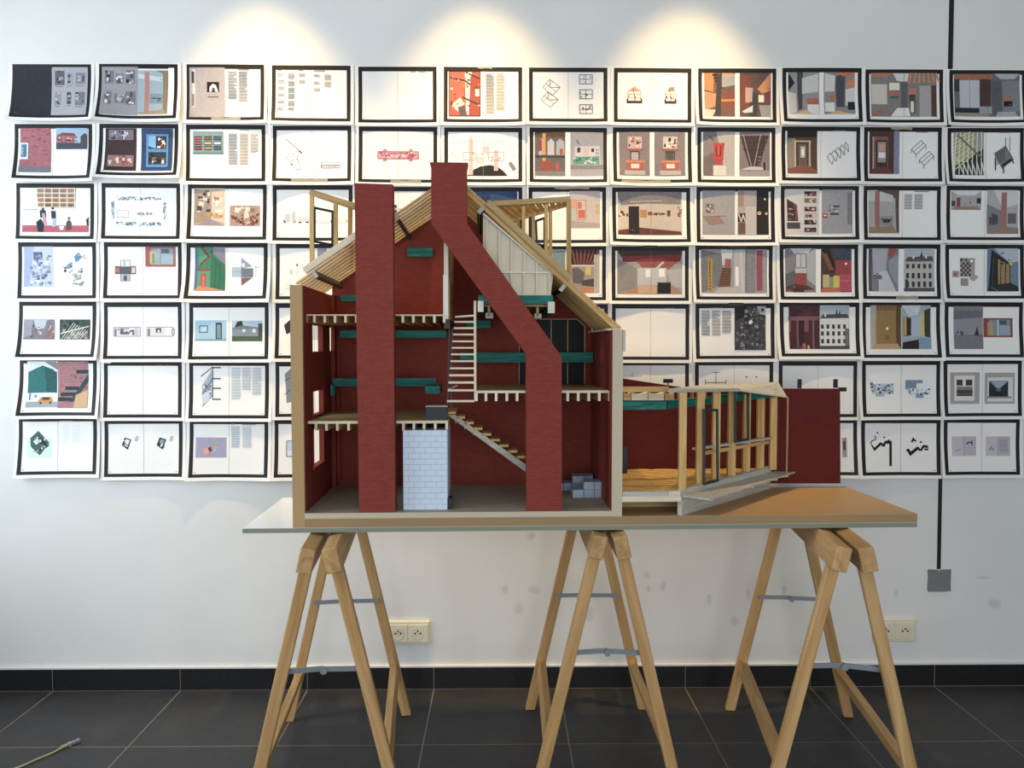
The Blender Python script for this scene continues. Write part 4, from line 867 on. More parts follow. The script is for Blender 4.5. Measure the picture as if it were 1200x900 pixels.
s = S('A5', 820, 280, 1180, 528, 'spread with green and orange house corner photo and folded elevation drawing', fold=True, curl=.03)
s.R(858, 298, 992, 492, '#3f8a68').P('#4aa07a', 872, 298, 920, 340, 872, 385).P('#8f8a9e', 932, 298, 992, 298, 992, 375, 932, 320).P('#8a3040', 895, 298, 925, 342, 872, 390, 880, 372, 912, 342, 885, 300).R(872, 396, 924, 403, '#a33a3a').P('#2d7a58', 928, 330, 992, 380, 992, 490, 928, 490).L(2, '#1f5a42', 950, 350, 946, 490).L(2, '#1f5a42', 970, 365, 966, 490).R(868, 404, 926, 486, '#5fa07c').R(884, 416, 908, 482, '#c23c34').R(890, 424, 902, 478, '#d8674a').P('#4a6aa8', 858, 340, 870, 330, 868, 470, 858, 478).P('#d88a5a', 858, 492, 875, 470, 930, 478, 990, 490).L(3, BK, 935, 298, 934, 328)
s.P('#8fa4b8', 1062, 344, 1112, 384, 1062, 392).R(1020, 386, 1062, 430, '#a9c0d2').R(1062, 392, 1116, 432, '#75808f').P('#8e5f64', 1062, 434, 1112, 434, 1064, 470).R(1066, 370, 1078, 386, '#dfe6ea').L(2, MG, 1120, 388, 1150, 388).L(2, MG, 1128, 378, 1128, 430).L(2, LG, 1140, 400, 1156, 430).L(1.5, '#6f8092', 1020, 408, 1062, 408)
s = S('B5', 55, 432, 430, 700, 'spread with pale scattered dots drawing, half hidden by the house roof')
s.D(DG, 157, 534, 5).R(124, 556, 134, 580, LG).D(MG, 190, 560, 3).O(2, LG, 104, 626, 128, 650).R(255, 455, 300, 500, '#8796aa').L(2, LG, 157, 540, 157, 580)
s = S('A6', 38, 290, 374, 532, 'spread with room photo of dark fanned ceiling beams behind the dormer posts', fold=False)
s.R(62, 308, 196, 500, '#9fb4b8').P('#7f9aa0', 140, 320, 196, 310, 196, 420, 150, 400).P('#d5b45a', 150, 380, 166, 370, 168, 420, 152, 420).R(216, 308, 346, 500, '#a29b98').P('#3b2c2c', 216, 308, 346, 308, 322, 376, 224, 376)
for k in range(7): s.L(5, '#a5493f', 226 + k * 19, 310, 240 + k * 12, 374)
s.R(224, 376, 322, 384, '#cfc9c6').R(284, 386, 308, 420, '#d8b85a').P('#6d6a6c', 226, 392, 250, 388, 280, 410, 274, 460, 230, 456).P('#c77f5c', 262, 470, 330, 478, 336, 500, 262, 500).P('#55504e', 268, 446, 320, 436, 336, 476, 268, 466).R(322, 330, 346, 500, '#b9b5b4').L(2, '#8a8482', 330, 330, 330, 480)
s = S('A6', 400, 295, 736, 535, 'spread with wide room photo, red ceiling beams over black stove', fold=False, tapes=[(536, 286, 598, 304, 1)])
s.R(424, 314, 708, 506, '#a8a4a4').P('#8d1f24', 440, 334, 706, 326, 700, 362, 450, 364).P('#4a3432', 424, 314, 708, 314, 706, 330, 440, 340).P('#a5524a', 510, 364, 690, 362, 650, 396, 540, 396).P('#94928f', 424, 350, 512, 392, 514, 470, 424, 506).P('#b9b9bc', 640, 400, 708, 392, 708, 480, 660, 470).R(512, 390, 640, 470, '#c2c2c6').R(548, 396, 570, 430, '#e4e6ea').R(606, 394, 632, 430, '#e9eaec').P('#b98a72', 512, 470, 660, 462, 708, 500, 708, 506, 430, 506).R(600, 454, 658, 504, '#241c1e').P('#c9ccd0', 590, 392, 622, 362, 630, 366, 600, 396).R(514, 464, 596, 502, '#d0a88c').R(571, 314, 572.5, 506, '#7d7674')
s = S('A6', 768, 292, 1104, 530, 'spread with grey hallway photo, brown stairs and yellow door edge', fold=False, tapes=[(908, 286, 990, 310, 1)])
s.R(792, 308, 1080, 502, '#a2a2a8').P('#7f8088', 792, 308, 888, 330, 888, 460, 792, 502).R(822, 348, 842, 496, '#b89230').R(828, 352, 834, 492, '#6d5a30').P('#c9ccd2', 880, 308, 930, 308, 926, 350, 886, 380).P('#6a4438', 866, 474, 886, 390, 924, 390, 920, 472)
for k in range(7): s.L(2, '#9a6a56', 870 + k * 2.4, 466 - k * 11, 921, 466 - k * 11)
s.R(896, 350, 922, 392, '#a5605c').R(936, 308, 984, 502, '#b9bac0').R(942, 384, 956, 470, '#e5e6ea').R(986, 308, 1028, 502, '#8d8e96').L(3, '#5d5e66', 990, 310, 986, 500).R(1034, 312, 1060, 490, '#a5485c').P('#c2bab4', 846, 502, 870, 478, 940, 476, 946, 502).L(3, '#d5d6da', 965, 310, 975, 500)
s = S('A7', 125, 287, 465, 530, 'spread with attic corridor photo left and colourful magenta kitchen photo right', fold=False)
s.R(148, 304, 282, 498, '#8d8c92').P('#c9cbd1', 170, 304, 262, 304, 246, 330, 190, 330).R(192, 326, 242, 412, '#c2c6cc').O(3, '#55565e', 194, 328, 240, 390).L(2, '#55565e', 216, 328, 216, 390).R(192, 414, 242, 470, '#a5433f').P('#6d6c72', 148, 420, 192, 400, 192, 476, 148, 498).P('#6a3a28', 152, 474, 190, 460, 250, 470, 276, 486, 150, 492).P('#b9bac0', 242, 330, 282, 304, 282, 470, 244, 440).R(180, 480, 230, 498, '#59382c')
s.R(304, 304, 436, 498, '#5a4038').P('#2c2422', 304, 304, 340, 304, 372, 400, 350, 412).P('#8a5a3a', 304, 320, 330, 330, 362, 404, 340, 400).R(360, 306, 436, 350, '#3f5068').R(366, 356, 436, 420, '#a83440').P('#c43a5a', 384, 420, 436, 418, 436, 496, 386, 492).R(312, 420, 340, 476, '#c9b878').R(340, 430, 362, 480, '#8fa37a').R(358, 424, 384, 478, '#d8c24a').P('#c96a34', 304, 498, 312, 478, 384, 480, 390, 498).D('#f6ecd8', 412, 372, 5).R(386, 446, 434, 449, '#e0708a')
s = S('A7', 492, 286, 826, 528, 'spread with bicycle in a grey corridor and old townhouse photo', fold=False, tapes=[(635, 512, 730, 530, 0)])
s.R(516, 304, 646, 494, '#8b8b95').P('#b5b7c0', 530, 304, 600, 304, 590, 420, 540, 430).P('#5d5d68', 516, 304, 532, 310, 530, 494, 516, 494).P('#b3463a', 604, 304, 642, 304, 610, 350, 600, 330).P('#c9cbd2', 560, 410, 596, 400, 636, 494, 560, 494).D('#2f2f36', 546, 430, 9).D('#8b8b95', 546, 430, 7).D('#2f2f36', 566, 432, 10).D('#8b8b95', 566, 432, 7.5).L(3, '#2f2f36', 546, 430, 556, 412, 566, 432).P('#a3a4ae', 600, 360, 646, 330, 646, 470, 612, 420)
s.R(670, 304, 800, 494, '#b9c0c8').R(674, 362, 798, 480, '#c2bdb4').P('#5d5d66', 674, 362, 684, 342, 790, 338, 798, 360)
for j, y in enumerate((372, 412, 450)):
    for i in range(5): s.R(680 + i * 24, y, 692 + i * 24, y + (24 if j else 20), '#3a3c44')
s.P('#3d3f48', 738, 340, 744, 314, 750, 340).R(706, 338, 714, 350, '#e2e0dc').R(760, 334, 768, 348, '#e2e0dc').R(670, 478, 800, 494, '#5a5a60').R(676, 440, 688, 480, '#3a4450')
s = S('A7', 852, 288, 1190, 526, 'spread with chequered plan drawing and dusk photo of lit glass hall', fold=True)
s.R(916, 348, 980, 430, '#b3a8a2').R(882, 404, 912, 432, '#b5a39a').P('#b3b0ae', 958, 410, 998, 428, 978, 450, 958, 440).R(918, 436, 952, 470, '#a89a94')
for i in range(5):
    for j in range(6):
        if (i + j) % 2: s.R(918 + i * 9, 366 + j * 10, 927 + i * 9, 376 + j * 10, '#3d3436')
s.N(916, 346, 980, 366, 12, [BK, DG], 3, 8).D('#77706e', 966, 360, 12).D(WH, 966, 360, 8).D('#8d6660', 894, 418, 6)
s.R(1032, 304, 1166, 494, '#6f8aa8').P('#b9c4cc', 1060, 304, 1166, 304, 1166, 360, 1132, 372).P('#2d2c30', 1050, 310, 1132, 370, 1132, 460, 1040, 474).P('#a88a55', 1078, 350, 1128, 378, 1128, 456, 1080, 462).L(4, '#2b2b30', 1092, 350, 1090, 464).L(4, '#2b2b30', 1112, 366, 1110, 460).P('#d9b45e', 1126, 362, 1140, 366, 1140, 380, 1126, 376).P('#33343a', 1032, 494, 1040, 470, 1132, 456, 1160, 470, 1166, 494).L(2, '#8a98a8', 1050, 476, 1080, 490).L(3, '#5a564e', 1060, 340, 1056, 470)
# ---- fifth row
s = S('A8', 85, 30, 430, 275, 'spread with two small demolition photos side by side on white', fold=False, curl=.026)
s.R(108, 110, 244, 198, '#8d8790').P('#c9c9d0', 150, 112, 210, 112, 196, 150, 160, 150).N(110, 130, 242, 196, 26, ['#5d5460', '#b9aeb4', '#a5604c', '#d0c9cc'], 5, 15)
for k in range(6): s.L(3, '#b86a50', 192 + k * 9, 196, 232, 140 + k * 9)
s.P('#a9a5b0', 108, 112, 150, 112, 140, 180, 108, 190)
s.R(266, 110, 404, 198, '#3f4a44').N(268, 112, 402, 150, 14, ['#2c5a44', '#22282a', '#4d6a58'], 8, 22).N(268, 150, 402, 196, 14, ['#6d6a60', '#a9a698'], 8, 20)
for k in range(8): s.L(3.2, '#cfcdc4', 275 + k * 12, 196, 330 + k * 9, 124 + k * 5)
s.L(4, '#e2e0d8', 270, 172, 398, 140)
s = S('A8', 458, 35, 804, 283, 'spread with two low interior elevation line drawings with small fireplaces')
for x in (500, 648): s.R(x, 144, x + 118, 184, '#dcdade').O(2.2, '#6d6a72', x, 144, x + 118, 184).L(2, '#a8726e', x, 184, x + 122, 184).R(x + 4, 150, x + 14, 182, '#8d8a90')
s.R(530, 148, 570, 176, '#77747c').R(545, 152, 585, 164, '#e2e0e4').R(596, 146, 608, 182, LG).N(520, 148, 600, 180, 10, ['#55535c', '#c9c7cc'], 4, 12).R(688, 148, 712, 168, '#55535c').P(WH, 694, 166, 700, 152, 708, 166).R(730, 146, 758, 182, '#e6e4e8').O(2, '#77747c', 760, 152, 772, 176)
s = S('A8', 832, 37, 1184, 285, 'spread with pale blue shopfront photo and grey cottage on lawn')
s.R(858, 114, 996, 204, '#a3cbe2').R(876, 136, 914, 168, '#46545e').R(880, 140, 910, 164, '#b3d3e4').R(948, 124, 976, 198, '#3c4246').R(953, 132, 971, 192, '#88a0a8').R(858, 196, 996, 204, '#8ca9b8')
s.R(1020, 116, 1156, 206, '#b5c9da').P('#2f3d38', 1030, 150, 1044, 120, 1066, 116, 1072, 146, 1040, 152).R(1022, 146, 1140, 188, '#8d99a5').P('#77828e', 1022, 148, 1070, 136, 1142, 146, 1142, 152, 1022, 154).R(1068, 152, 1080, 166, '#d5dce2').R(1112, 152, 1126, 168, '#d5dce2').R(1020, 184, 1156, 206, '#4d6a4c').R(1138, 128, 1156, 184, '#4a5650')
s = S('PX', 323, 355.5, 415, 420, 'spread with dark angular drawing beside the left wall of the house model')
s.P('#33343c', 333, 381, 341, 374, 343, 388, 336, 392).R(345, 380, 380, 398, LG)
s = S('PX', 621, 356.5, 712, 420, 'spread with dark photo hidden behind the right roof slope', fold=False)
s.R(628, 362, 665, 412, '#6a5048').R(670, 362, 706, 412, '#8a8078')
s = S('B2', 120, 50, 520, 340, 'blank spread hanging next to the sheet with the rubble cave photo'); s.R(392, 70, 440, 74, MG)
s = S('B2', 555, 48, 962, 335, 'spread with three text columns and black and white photo of rubble cave', fold=False, tapes=[(724, 36, 800, 62, 1)])
s.T(586, 84, 630, 212, pitch=6).T(640, 84, 684, 216, pitch=6).T(693, 84, 740, 200, pitch=6).R(640, 68, 694, 72, MG).R(756, 62, 916, 290, '#4a4a50').P('#1e1e22', 756, 62, 820, 62, 800, 120, 756, 140).P('#b5b5ba', 870, 62, 916, 62, 916, 110, 880, 100).N(758, 140, 914, 288, 90, ['#77777e', '#a2a2a8', '#34343a', '#5d5d64'], 5, 15).N(800, 64, 914, 140, 26, ['#2a2a2f', '#6d6d74', '#8d8d94'], 6, 18).P('#e2e2e4', 826, 146, 840, 130, 850, 146, 836, 158)
s = S('B3', 125, 36, 470, 272, 'spread with dark red portico drawing and white townhouse photo', fold=False, curl=.022)
s.R(164, 48, 298, 240, '#54282e').R(162, 96, 294, 114, '#8d5a60').N(166, 50, 296, 96, 8, ['#4a2028', '#5f3038'], 10, 30)
for x in (164, 198, 232, 266): s.R(x, 112, x + 9, 240 if x in (198, 266) else 164, '#8d5a60')
s.R(242, 112, 250, 164, '#8d5a60').R(206, 116, 230, 240, '#3f1c22').D('#c98a6a', 226, 218, 7).R(220, 222, 236, 240, '#c2603c').R(200, 226, 216, 240, '#3c4a7a').R(244, 224, 252, 240, '#d8b0a0').P('#4a3a38', 222, 212, 230, 212, 230, 218, 222, 218)
s.R(298, 48, 426, 240, '#b4bfca').R(300, 104, 424, 226, '#dcdcda').P('#55575f', 300, 106, 310, 88, 418, 86, 426, 104)
for y in (132, 162, 196):
    for i in range(5): s.R(304 + i * 24, y, 316 + i * 24, y + 19, '#3f4148')
s.P('#44464e', 366, 88, 371, 62, 376, 88).P('#44464e', 380, 88, 384, 68, 389, 88).R(318, 82, 326, 98, '#d8d6d2').R(408, 150, 426, 226, '#77787a').R(298, 226, 426, 240, '#55555a')
s = S('B3', 488, 36, 824, 278, 'spread with golden brown door photo and yellow-windowed attic room', fold=False)
s.R(524, 48, 656, 240, '#8d6d3c').R(524, 48, 548, 240, '#b9b2aa').R(548, 62, 634, 214, '#a3803e').P('#6a4d28', 634, 48, 656, 48, 656, 240, 636, 225).R(550, 64, 632, 68, '#7a5a2c').D('#f2ead8', 597, 150, 6).P('#c9a06a', 530, 240, 540, 216, 640, 216, 656, 240).R(588, 178, 604, 200, '#8a6a34')
s.R(658, 48, 784, 240, '#a7b4c0').P('#c9d2d8', 658, 48, 740, 48, 730, 90, 690, 96).P('#3a3330', 666, 96, 700, 104, 700, 180, 668, 184).P('#cfa832', 668, 98, 680, 100, 680, 180, 670, 182).P('#b3c4d4', 700, 104, 740, 96, 740, 184, 700, 184).R(740, 84, 756, 184, '#d8c05a').P('#4a4438', 756, 70, 782, 60, 782, 190, 758, 184).P('#2e2622', 660, 240, 664, 210, 740, 196, 730, 240).R(732, 190, 784, 240, '#7fa6bc').D('#f8f6ea', 722, 70, 4)
s = S('B3', 850, 35, 1186, 276, 'spread with misty grey landscape photo and small red-framed shopfront', fold=False, curl=.026)
s.R(888, 52, 1014, 240, '#77777f').P('#9b9ba3', 888, 110, 1014, 100, 1014, 176, 888, 180).R(888, 180, 1014, 240, '#85858c').P('#3d3d44', 976, 180, 990, 140, 998, 180).N(894, 160, 930, 182, 7, ['#4a4a52', '#5d5d65'], 6, 14).R(888, 52, 1014, 72, '#8d8d95')
s.R(1016, 104, 1142, 188, '#8d9aa8').R(1016, 104, 1040, 188, '#a3423c').R(1016, 104, 1142, 111, '#9c4038').R(1016, 181, 1142, 188, '#a04a42').R(1034, 122, 1060, 180, '#b9a478').R(1076, 112, 1082, 182, '#c9d5de').R(1086, 114, 1116, 132, '#57626e').R(1086, 136, 1140, 178, '#9bb0c0').R(1132, 110, 1142, 184, '#9c4a44')
# ---- sixth row
s = S('A8', 88, 283, 432, 530, 'spread with teal hoarding and yellow taxi collaged on brick', fold=False, curl=.028)
s.R(122, 294, 394, 498, '#b5757a').R(122, 294, 258, 498, '#dfe6ec').P('#0f7a78', 126, 340, 190, 312, 240, 330, 250, 430, 126, 432).P('#0c605f', 200, 318, 254, 340, 254, 432, 206, 428).P('#e2e6ea', 200, 296, 236, 294, 258, 330, 258, 300)
for k in range(5): s.L(4, '#5d5560', 204 + k * 10, 296, 258, 330 - k * 6)
s.R(122, 470, 258, 494, '#a8b0b6').P('#d8923a', 172, 466, 186, 450, 228, 448, 238, 462, 238, 474, 172, 476).R(190, 452, 222, 462, '#3a3436').D('#2a2628', 184, 476, 5).D('#2a2628', 226, 474, 5).R(134, 430, 140, 462, '#6d767c').N(128, 436, 170, 462, 8, ['#d9dfe4', '#7a868e'], 6, 14)
for k in range(24): s.R(260, 300 + k * 8.2, 394, 301.3 + k * 8.2, '#c98f92')
s.N(260, 296, 394, 495, 36, ['#a5626a', '#c08288'], 8, 16, .4)
for x0, y0, x1 in ((342, 332, 394), (292, 404, 352), (272, 430, 340), (260, 452, 322)): s.R(x0, y0, x1, y0 + 15, '#123c3e')
s.P('#12504e', 312, 470, 394, 350, 394, 382, 330, 470).P('#d8a878', 340, 440, 394, 420, 394, 496, 330, 496)
s = S('A8', 458, 293, 805, 540, 'blank white spread with curling top corner above two tiny plan sketches'); s.R(692, 312, 718, 315, LG).R(732, 312, 746, 315, LG)
s.P(WH, 458, 293, 500, 293, 486, 304, 458, 302)
s = S('A8', 832, 293, 1186, 543, 'spread with slanted tower drawing with four arms and pale text columns')
s.P('#aab7c6', 888, 400, 934, 330, 936, 440, 890, 470).L(4, '#2f333c', 884, 360, 938, 318).L(3, '#2f333c', 888, 440, 936, 370).L(3, '#2f333c', 890, 492, 938, 440).N(892, 370, 932, 460, 16, ['#5a6878', '#dfe6ee', '#7f8d9e'], 4, 12).L(3, '#3f4450', 936, 320, 936, 460)
for y in (322, 370, 412, 460): s.L(5, '#2a2c32', 934, y, 972, y)
s.P('#cdd6e0', 890, 440, 920, 420, 922, 462, 892, 486)
for x, y in ((1020, 460), (1066, 416), (1112, 438)): s.T(x, 322, x + 40, y, '#a9bac6')
s = S('PX', 323, 424, 415, 488, 'spread with grey sketch just beside the left wall of the house'); s.P('#8a909a', 334, 438, 343, 430, 344, 470, 336, 472).L(.8, DG, 334, 446, 346, 440).L(.8, DG, 334, 462, 346, 452)
s = S('B2', 120, 345, 518, 640, 'spread with tiny pale axes and one black plate sign drawing'); s.R(385, 440, 436, 460, BK).R(408, 460, 414, 472, BK).L(2, MG, 206, 424, 276, 424).L(2, MG, 226, 404, 226, 430).L(1.5, MG, 240, 418, 240, 430)
s = S('B2', 552, 345, 955, 640, 'spread with thin aerial-like line figure and two black dots'); s.L(3, DG, 606, 458, 714, 458).L(3, DG, 606, 444, 606, 470).L(3, DG, 712, 442, 712, 462).L(3, DG, 660, 406, 660, 466).L(3, DG, 642, 406, 678, 406).D(BK, 817, 430, 4).D(BK, 868, 430, 4)
s = S('B3', 122, 293, 462, 538, 'spread with two black chimney-like bars above the red model wall'); s.R(203, 372, 222, 412, '#26242a').R(358, 372, 378, 410, '#26242a').R(380, 408, 416, 426, '#26242a').R(206, 374, 210, 410, '#5d5a64')
s = S('B3', 487, 290, 824, 536, 'spread with two blue-grey cluster plans of small rooms', tapes=[(618, 283, 680, 294, 1)])
s.R(530, 392, 624, 436, '#c3cedb').R(546, 432, 584, 448, '#b3bfcc').P('#b9c5d2', 520, 386, 532, 380, 540, 410, 526, 414).N(522, 388, 624, 436, 40, ['#3f5a7c', '#dbe2ea', '#8fa2b8', '#26354a'], 4, 11)
s.R(674, 376, 748, 416, '#7f99b2').R(690, 412, 782, 440, '#d8dee6').R(722, 390, 780, 416, '#e6eaef').R(720, 436, 752, 454, '#8aa2b8').N(676, 412, 782, 442, 20, ['#2f4668', '#e9edf2', '#b4c2d0'], 5, 13)
s = S('B3', 846, 286, 1182, 534, 'spread with two grey framed collages, dark photos on white mounts', tapes=[(1004, 284, 1052, 304, 1)])
for x in (874, 1024): s.R(x, 342 if x < 900 else 344, x + 128, 480, '#b0aeb0')
s.R(892, 356, 980, 466, '#e3dfd8').R(902, 374, 928, 400, '#4a4146').R(942, 374, 970, 400, '#4a4146').R(902, 404, 972, 446, '#4d4f50').R(902, 404, 972, 420, '#7f8a8c').R(904, 434, 970, 438, '#a05a4a')
s.R(1036, 364, 1144, 470, '#dedcd6').R(1042, 380, 1124, 456, '#6d7680').P('#9db4cc', 1050, 382, 1120, 382, 1090, 410, 1074, 410).P('#2c3038', 1042, 384, 1074, 412, 1072, 450, 1042, 448).P('#30343c', 1124, 384, 1092, 412, 1096, 450, 1124, 448).P('#232529', 1062, 448, 1068, 426, 1094, 426, 1100, 448).R(1036, 448, 1138, 456, '#8d9a86')
# ---- bottom row
s = S('B1', 75, 28, 385, 250, 'spread with green diamond plan on mint square, curling at its corner', curl=.024)
s.R(108, 110, 206, 186, '#cfe8df').P('#3f6a5f', 120, 110, 152, 82, 196, 128, 160, 176, 122, 140).P('#e6efe9', 132, 122, 146, 110, 158, 124, 144, 136).P('#2b3a38', 150, 120, 166, 108, 196, 138, 182, 150).P('#55605c', 128, 138, 150, 160, 158, 176, 126, 146).N(130, 100, 190, 165, 18, ['#24302e', '#8fb0a5', '#e2ece8'], 4, 11).R(240, 44, 290, 48, LG)
for y in range(8): s.R(244, 62 + y * 9, 276, 65 + y * 9, '#dbe2e4').R(286, 62 + y * 9, 318, 65 + y * 9, '#dbe2e4')
s = S('B1', 408, 37, 718, 260, 'spread with two tiny tilted black floor plans')
for x, c in ((0, '#e6e8ee'), (138, '#8fa6c0')): s.P('#2c3038', 476 + x, 138, 488 + x, 108, 514 + x, 116, 500 + x, 156).P(c, 484 + x, 138, 492 + x, 114, 508 + x, 119, 498 + x, 146).L(3, '#2c3038', 482 + x, 132, 504 + x, 140).P('#b9c2cf', 526 + x, 122, 532 + x, 102, 544 + x, 104, 538 + x, 124).N(480 + x, 115, 508 + x, 150, 7, ['#2c3038', '#dfe4ea'], 3, 8)
s = S('B1', 742, 38, 1052, 262, 'spread with lilac photo of one orange folded paper model')
s.R(766, 108, 887, 186, '#a9a5c6').P('#d88a78', 800, 160, 812, 144, 850, 128, 860, 138, 838, 160, 812, 180).P('#8fb5a8', 818, 130, 852, 122, 856, 134, 826, 148).P('#3f4a5a', 812, 150, 824, 144, 830, 160, 820, 164).P('#e6a890', 792, 156, 812, 146, 820, 164, 806, 176).P('#b0b5c8', 828, 162, 848, 138, 852, 144, 836, 172)
s.T(906, 66, 940, 146, '#8fa9c2').T(950, 66, 986, 146, '#a3b9cc').R(906, 54, 918, 58, MG).R(948, 56, 1004, 60, '#93a5b5')
s = S('B1', 1073, 38, 1380, 262, 'spread with small pale blue framed photo next to house model'); s.R(1120, 122, 1190, 182, '#bcd2e6').O(3, '#5a6a8a', 1120, 122, 1190, 182).R(1124, 160, 1186, 180, '#d8e4ee')
s = S('B4', 122, 302, 460, 548, 'spread with small pinkish photo half hidden behind the red brick wall'); s.R(396, 386, 416, 470, '#b0a0a4').R(400, 400, 410, 440, '#6d3d3c').R(150, 380, 250, 460, LG)
s = S('B4', 484, 302, 826, 548, 'spread with two bold black zigzag shapes and floating dots')
s.P(BK, 524, 412, 534, 418, 548, 438, 540, 444).P(BK, 540, 444, 536, 434, 566, 406, 574, 414).P(BK, 566, 404, 576, 408, 582, 422, 574, 424).P(BK, 574, 424, 586, 400, 598, 398, 586, 424).P(BK, 590, 398, 618, 400, 616, 410, 594, 412).R(606, 400, 617, 508, BK).L(4, BK, 524, 412, 530, 400, 548, 392).L(4, BK, 548, 392, 544, 376).D(BK, 555, 364, 4).D(BK, 584, 384, 4).D(BK, 604, 398, 5)
s.P(BK, 680, 436, 690, 432, 706, 456, 696, 466).P(BK, 698, 464, 690, 452, 724, 426, 732, 436).P(BK, 722, 426, 732, 424, 744, 440, 736, 444).P(BK, 738, 440, 752, 416, 774, 420, 774, 430, 756, 428, 746, 444).P(BK, 700, 402, 708, 384, 714, 388, 706, 408).P(BK, 706, 388, 724, 396, 720, 404, 706, 396).P(BK, 736, 406, 742, 398, 748, 404, 742, 410).R(758, 432, 774, 440, BK).D(BK, 684, 440, 5)
s = S('B4', 846, 300, 1172, 546, 'spread with two small open-book photos on lilac white')
for x in (882, 1028):
    s.R(x, 380, x + 104, 464, '#c5bdc6').R(x + 51, 380, x + 53, 464, '#9a929c').R(x + 2, 382, x + 50, 462, '#cfc7cf')
s.L(5, '#3a343c', 944, 414, 954, 404, 962, 408, 970, 400).R(966, 400, 970, 418, '#3a343c').L(4, '#9b939d', 898, 442, 920, 434).T(1086, 392, 1122, 446, '#a39ba5').L(5, '#857d88', 1042, 440, 1052, 426).L(5, '#857d88', 1054, 440, 1064, 430).L(4, '#9b939d', 1050, 424, 1056, 420)

UH = 72.4
def clip(poly, ax, lo, hi):
    for sgn, lim in ((1, lo), (-1, hi)):
        out = []; n = len(poly)
        for i in range(n):
            a = poly[i]; b = poly[(i + 1) % n]; da = (a[ax] - lim) * sgn; db = (b[ax] - lim) * sgn
            if da >= 0: out.append(a)
            if (da > 0 > db) or (da < 0 < db):
                k = da / (da - db); out.append((a[0] + (b[0] - a[0]) * k, a[1] + (b[1] - a[1]) * k))
        poly = out
        if len(poly) < 3: return []
    return poly
GX = [-4.0, 0, 8, 16, 24, 32, 40, 50, 60, 68, 76, 84, 92, 100, 104.0]
GY = [-1.2] + [4.5 * k for k in range(1, 17)] + [76.6]
def make_sheet(idx, s):
    ox, oy, k = RG_[s.reg]; x0, y0, x1, y1 = s.box
    tl = on_wall(ox + x0 / k, oy + y0 / k); br = on_wall(ox + x1 / k, oy + y1 / k)
    Wd = br.x - tl.x; Hd = tl.z - br.z; su = Wd / 100.0; sv = Hd / UH
    rnd = s.rnd; curl = s.curl if s.curl else rnd.uniform(.012, .020)
    cl = rnd.uniform(.2, 1.0) * curl * .9; cr = rnd.uniform(.0, .8) * curl * .9; wv = rnd.uniform(-.0016, .0016); ph = rnd.uniform(0, 6)
    topl = rnd.uniform(.0, .002)
    base = .0012 + .0016 * (idx % 2)
    cx, cz = (tl.x + br.x) / 2, tl.z
    def surf(x, y):
        ty = max(0.0, (y + 1.2) / 77.8); tx = x / 100.0
        o = base + curl * .62 * ty ** 2.2 + (cl * max(0, 1 - tx * 2.2) ** 2 + cr * max(0, tx * 2.2 - 1.2) ** 2) * ty ** 2
        o += wv * math.sin(tx * 7 + ph) * ty + .0008 * math.sin(ty * 9 + ph) * ty
        o += topl * (1 - ty) ** 4 * (1 - math.cos(tx * 2 * math.pi)) * .5
        X_ = tl.x - cx + x * su; Z_ = -y * sv
        X_, Z_ = X_ + Z_ * s.rot, Z_ - X_ * s.rot
        return (X_, -o, Z_)
    V = []; Fc = []; C = []
    nx, ny = len(GX), len(GY)
    for y in GY:
        for x in GX: V.append(surf(x, y))
    import bisect
    def flat(x, y):
        i = min(max(bisect.bisect_right(GX, x) - 1, 0), nx - 2); j = min(max(bisect.bisect_right(GY, y) - 1, 0), ny - 2)
        a = (x - GX[i]) / (GX[i + 1] - GX[i]); b = (y - GY[j]) / (GY[j + 1] - GY[j])
        p, q, r, w = V[j * nx + i], V[j * nx + i + 1], V[(j + 1) * nx + i], V[(j + 1) * nx + i + 1]
        return tuple((p[d] * (1 - a) + q[d] * a) * (1 - b) + (r[d] * (1 - a) + w[d] * a) * b for d in range(3))
    wh = lin('#eeede9')
    for j in range(ny - 1):
        for i in range(nx - 1): Fc.append((j * nx + i, j * nx + i + 1, (j + 1) * nx + i + 1, (j + 1) * nx + i)); C.append(wh)
    def add(poly, c, lift):
        ys = [p[1] for p in poly]; xs = [p[0] for p in poly]
        for ya, yb in zip(GY[:-1], GY[1:]):
            if yb <= min(ys) or ya >= max(ys): continue
            q = clip(poly, 1, ya, yb)
            if not q: continue
            for xa, xb in zip(GX[:-1], GX[1:]):
                if xb <= min(xs) or xa >= max(xs): continue
                r = clip(q, 0, xa, xb)
                if len(r) < 3: continue
                n = len(V)
                for p in r:
                    a = flat(*p); V.append((a[0], a[1] - lift, a[2]))
                Fc.append(tuple(range(n, n + len(r)))); C.append(c)
    ink = lin(INK); t = 4.9; tt = 6.0; tb = 4.0
    for q in (rectp(0, 0, 100, tt), rectp(0, UH - tb, 100, UH), rectp(0, tt, t, UH - tb), rectp(100 - t, tt, 100, UH - tb)): add(q, ink, .0003)
    kx = 100.0 / (x1 - x0); ky = UH / (y1 - y0); lift = .0004
    for poly, c in s.items:
        add([((x - x0) * kx, (y - y0) * ky) for x, y in poly], lin(c), lift); lift += .000018
    if s.fold: add(rectp(49.8, tt, 50.15, UH - tb), lin('#a9a7a8'), lift)
    if s.nums:
        for xx in (6.2, 91.0): add(rectp(xx, UH - tb - 2.6, xx + 2.4, UH - tb - 1.9), lin('#8a888a'), lift)
    me = bpy.data.meshes.new('printed_sheet'); me.from_pydata(V, [], Fc); me.materials.append(PAPER)
    at = me.color_attributes.new('ink', 'FLOAT_COLOR', 'CORNER'); buf = []
    for p, c in zip(me.polygons, C): buf.extend(c * p.loop_total)
    at.data.foreach_set('color', buf)
    o = bpy.data.objects.new('printed_sheet', me); COL.objects.link(o); o.location = (cx, 0, cz)
    tag(o, s.label, 'print', 'printed spreads taped in rows on the wall')
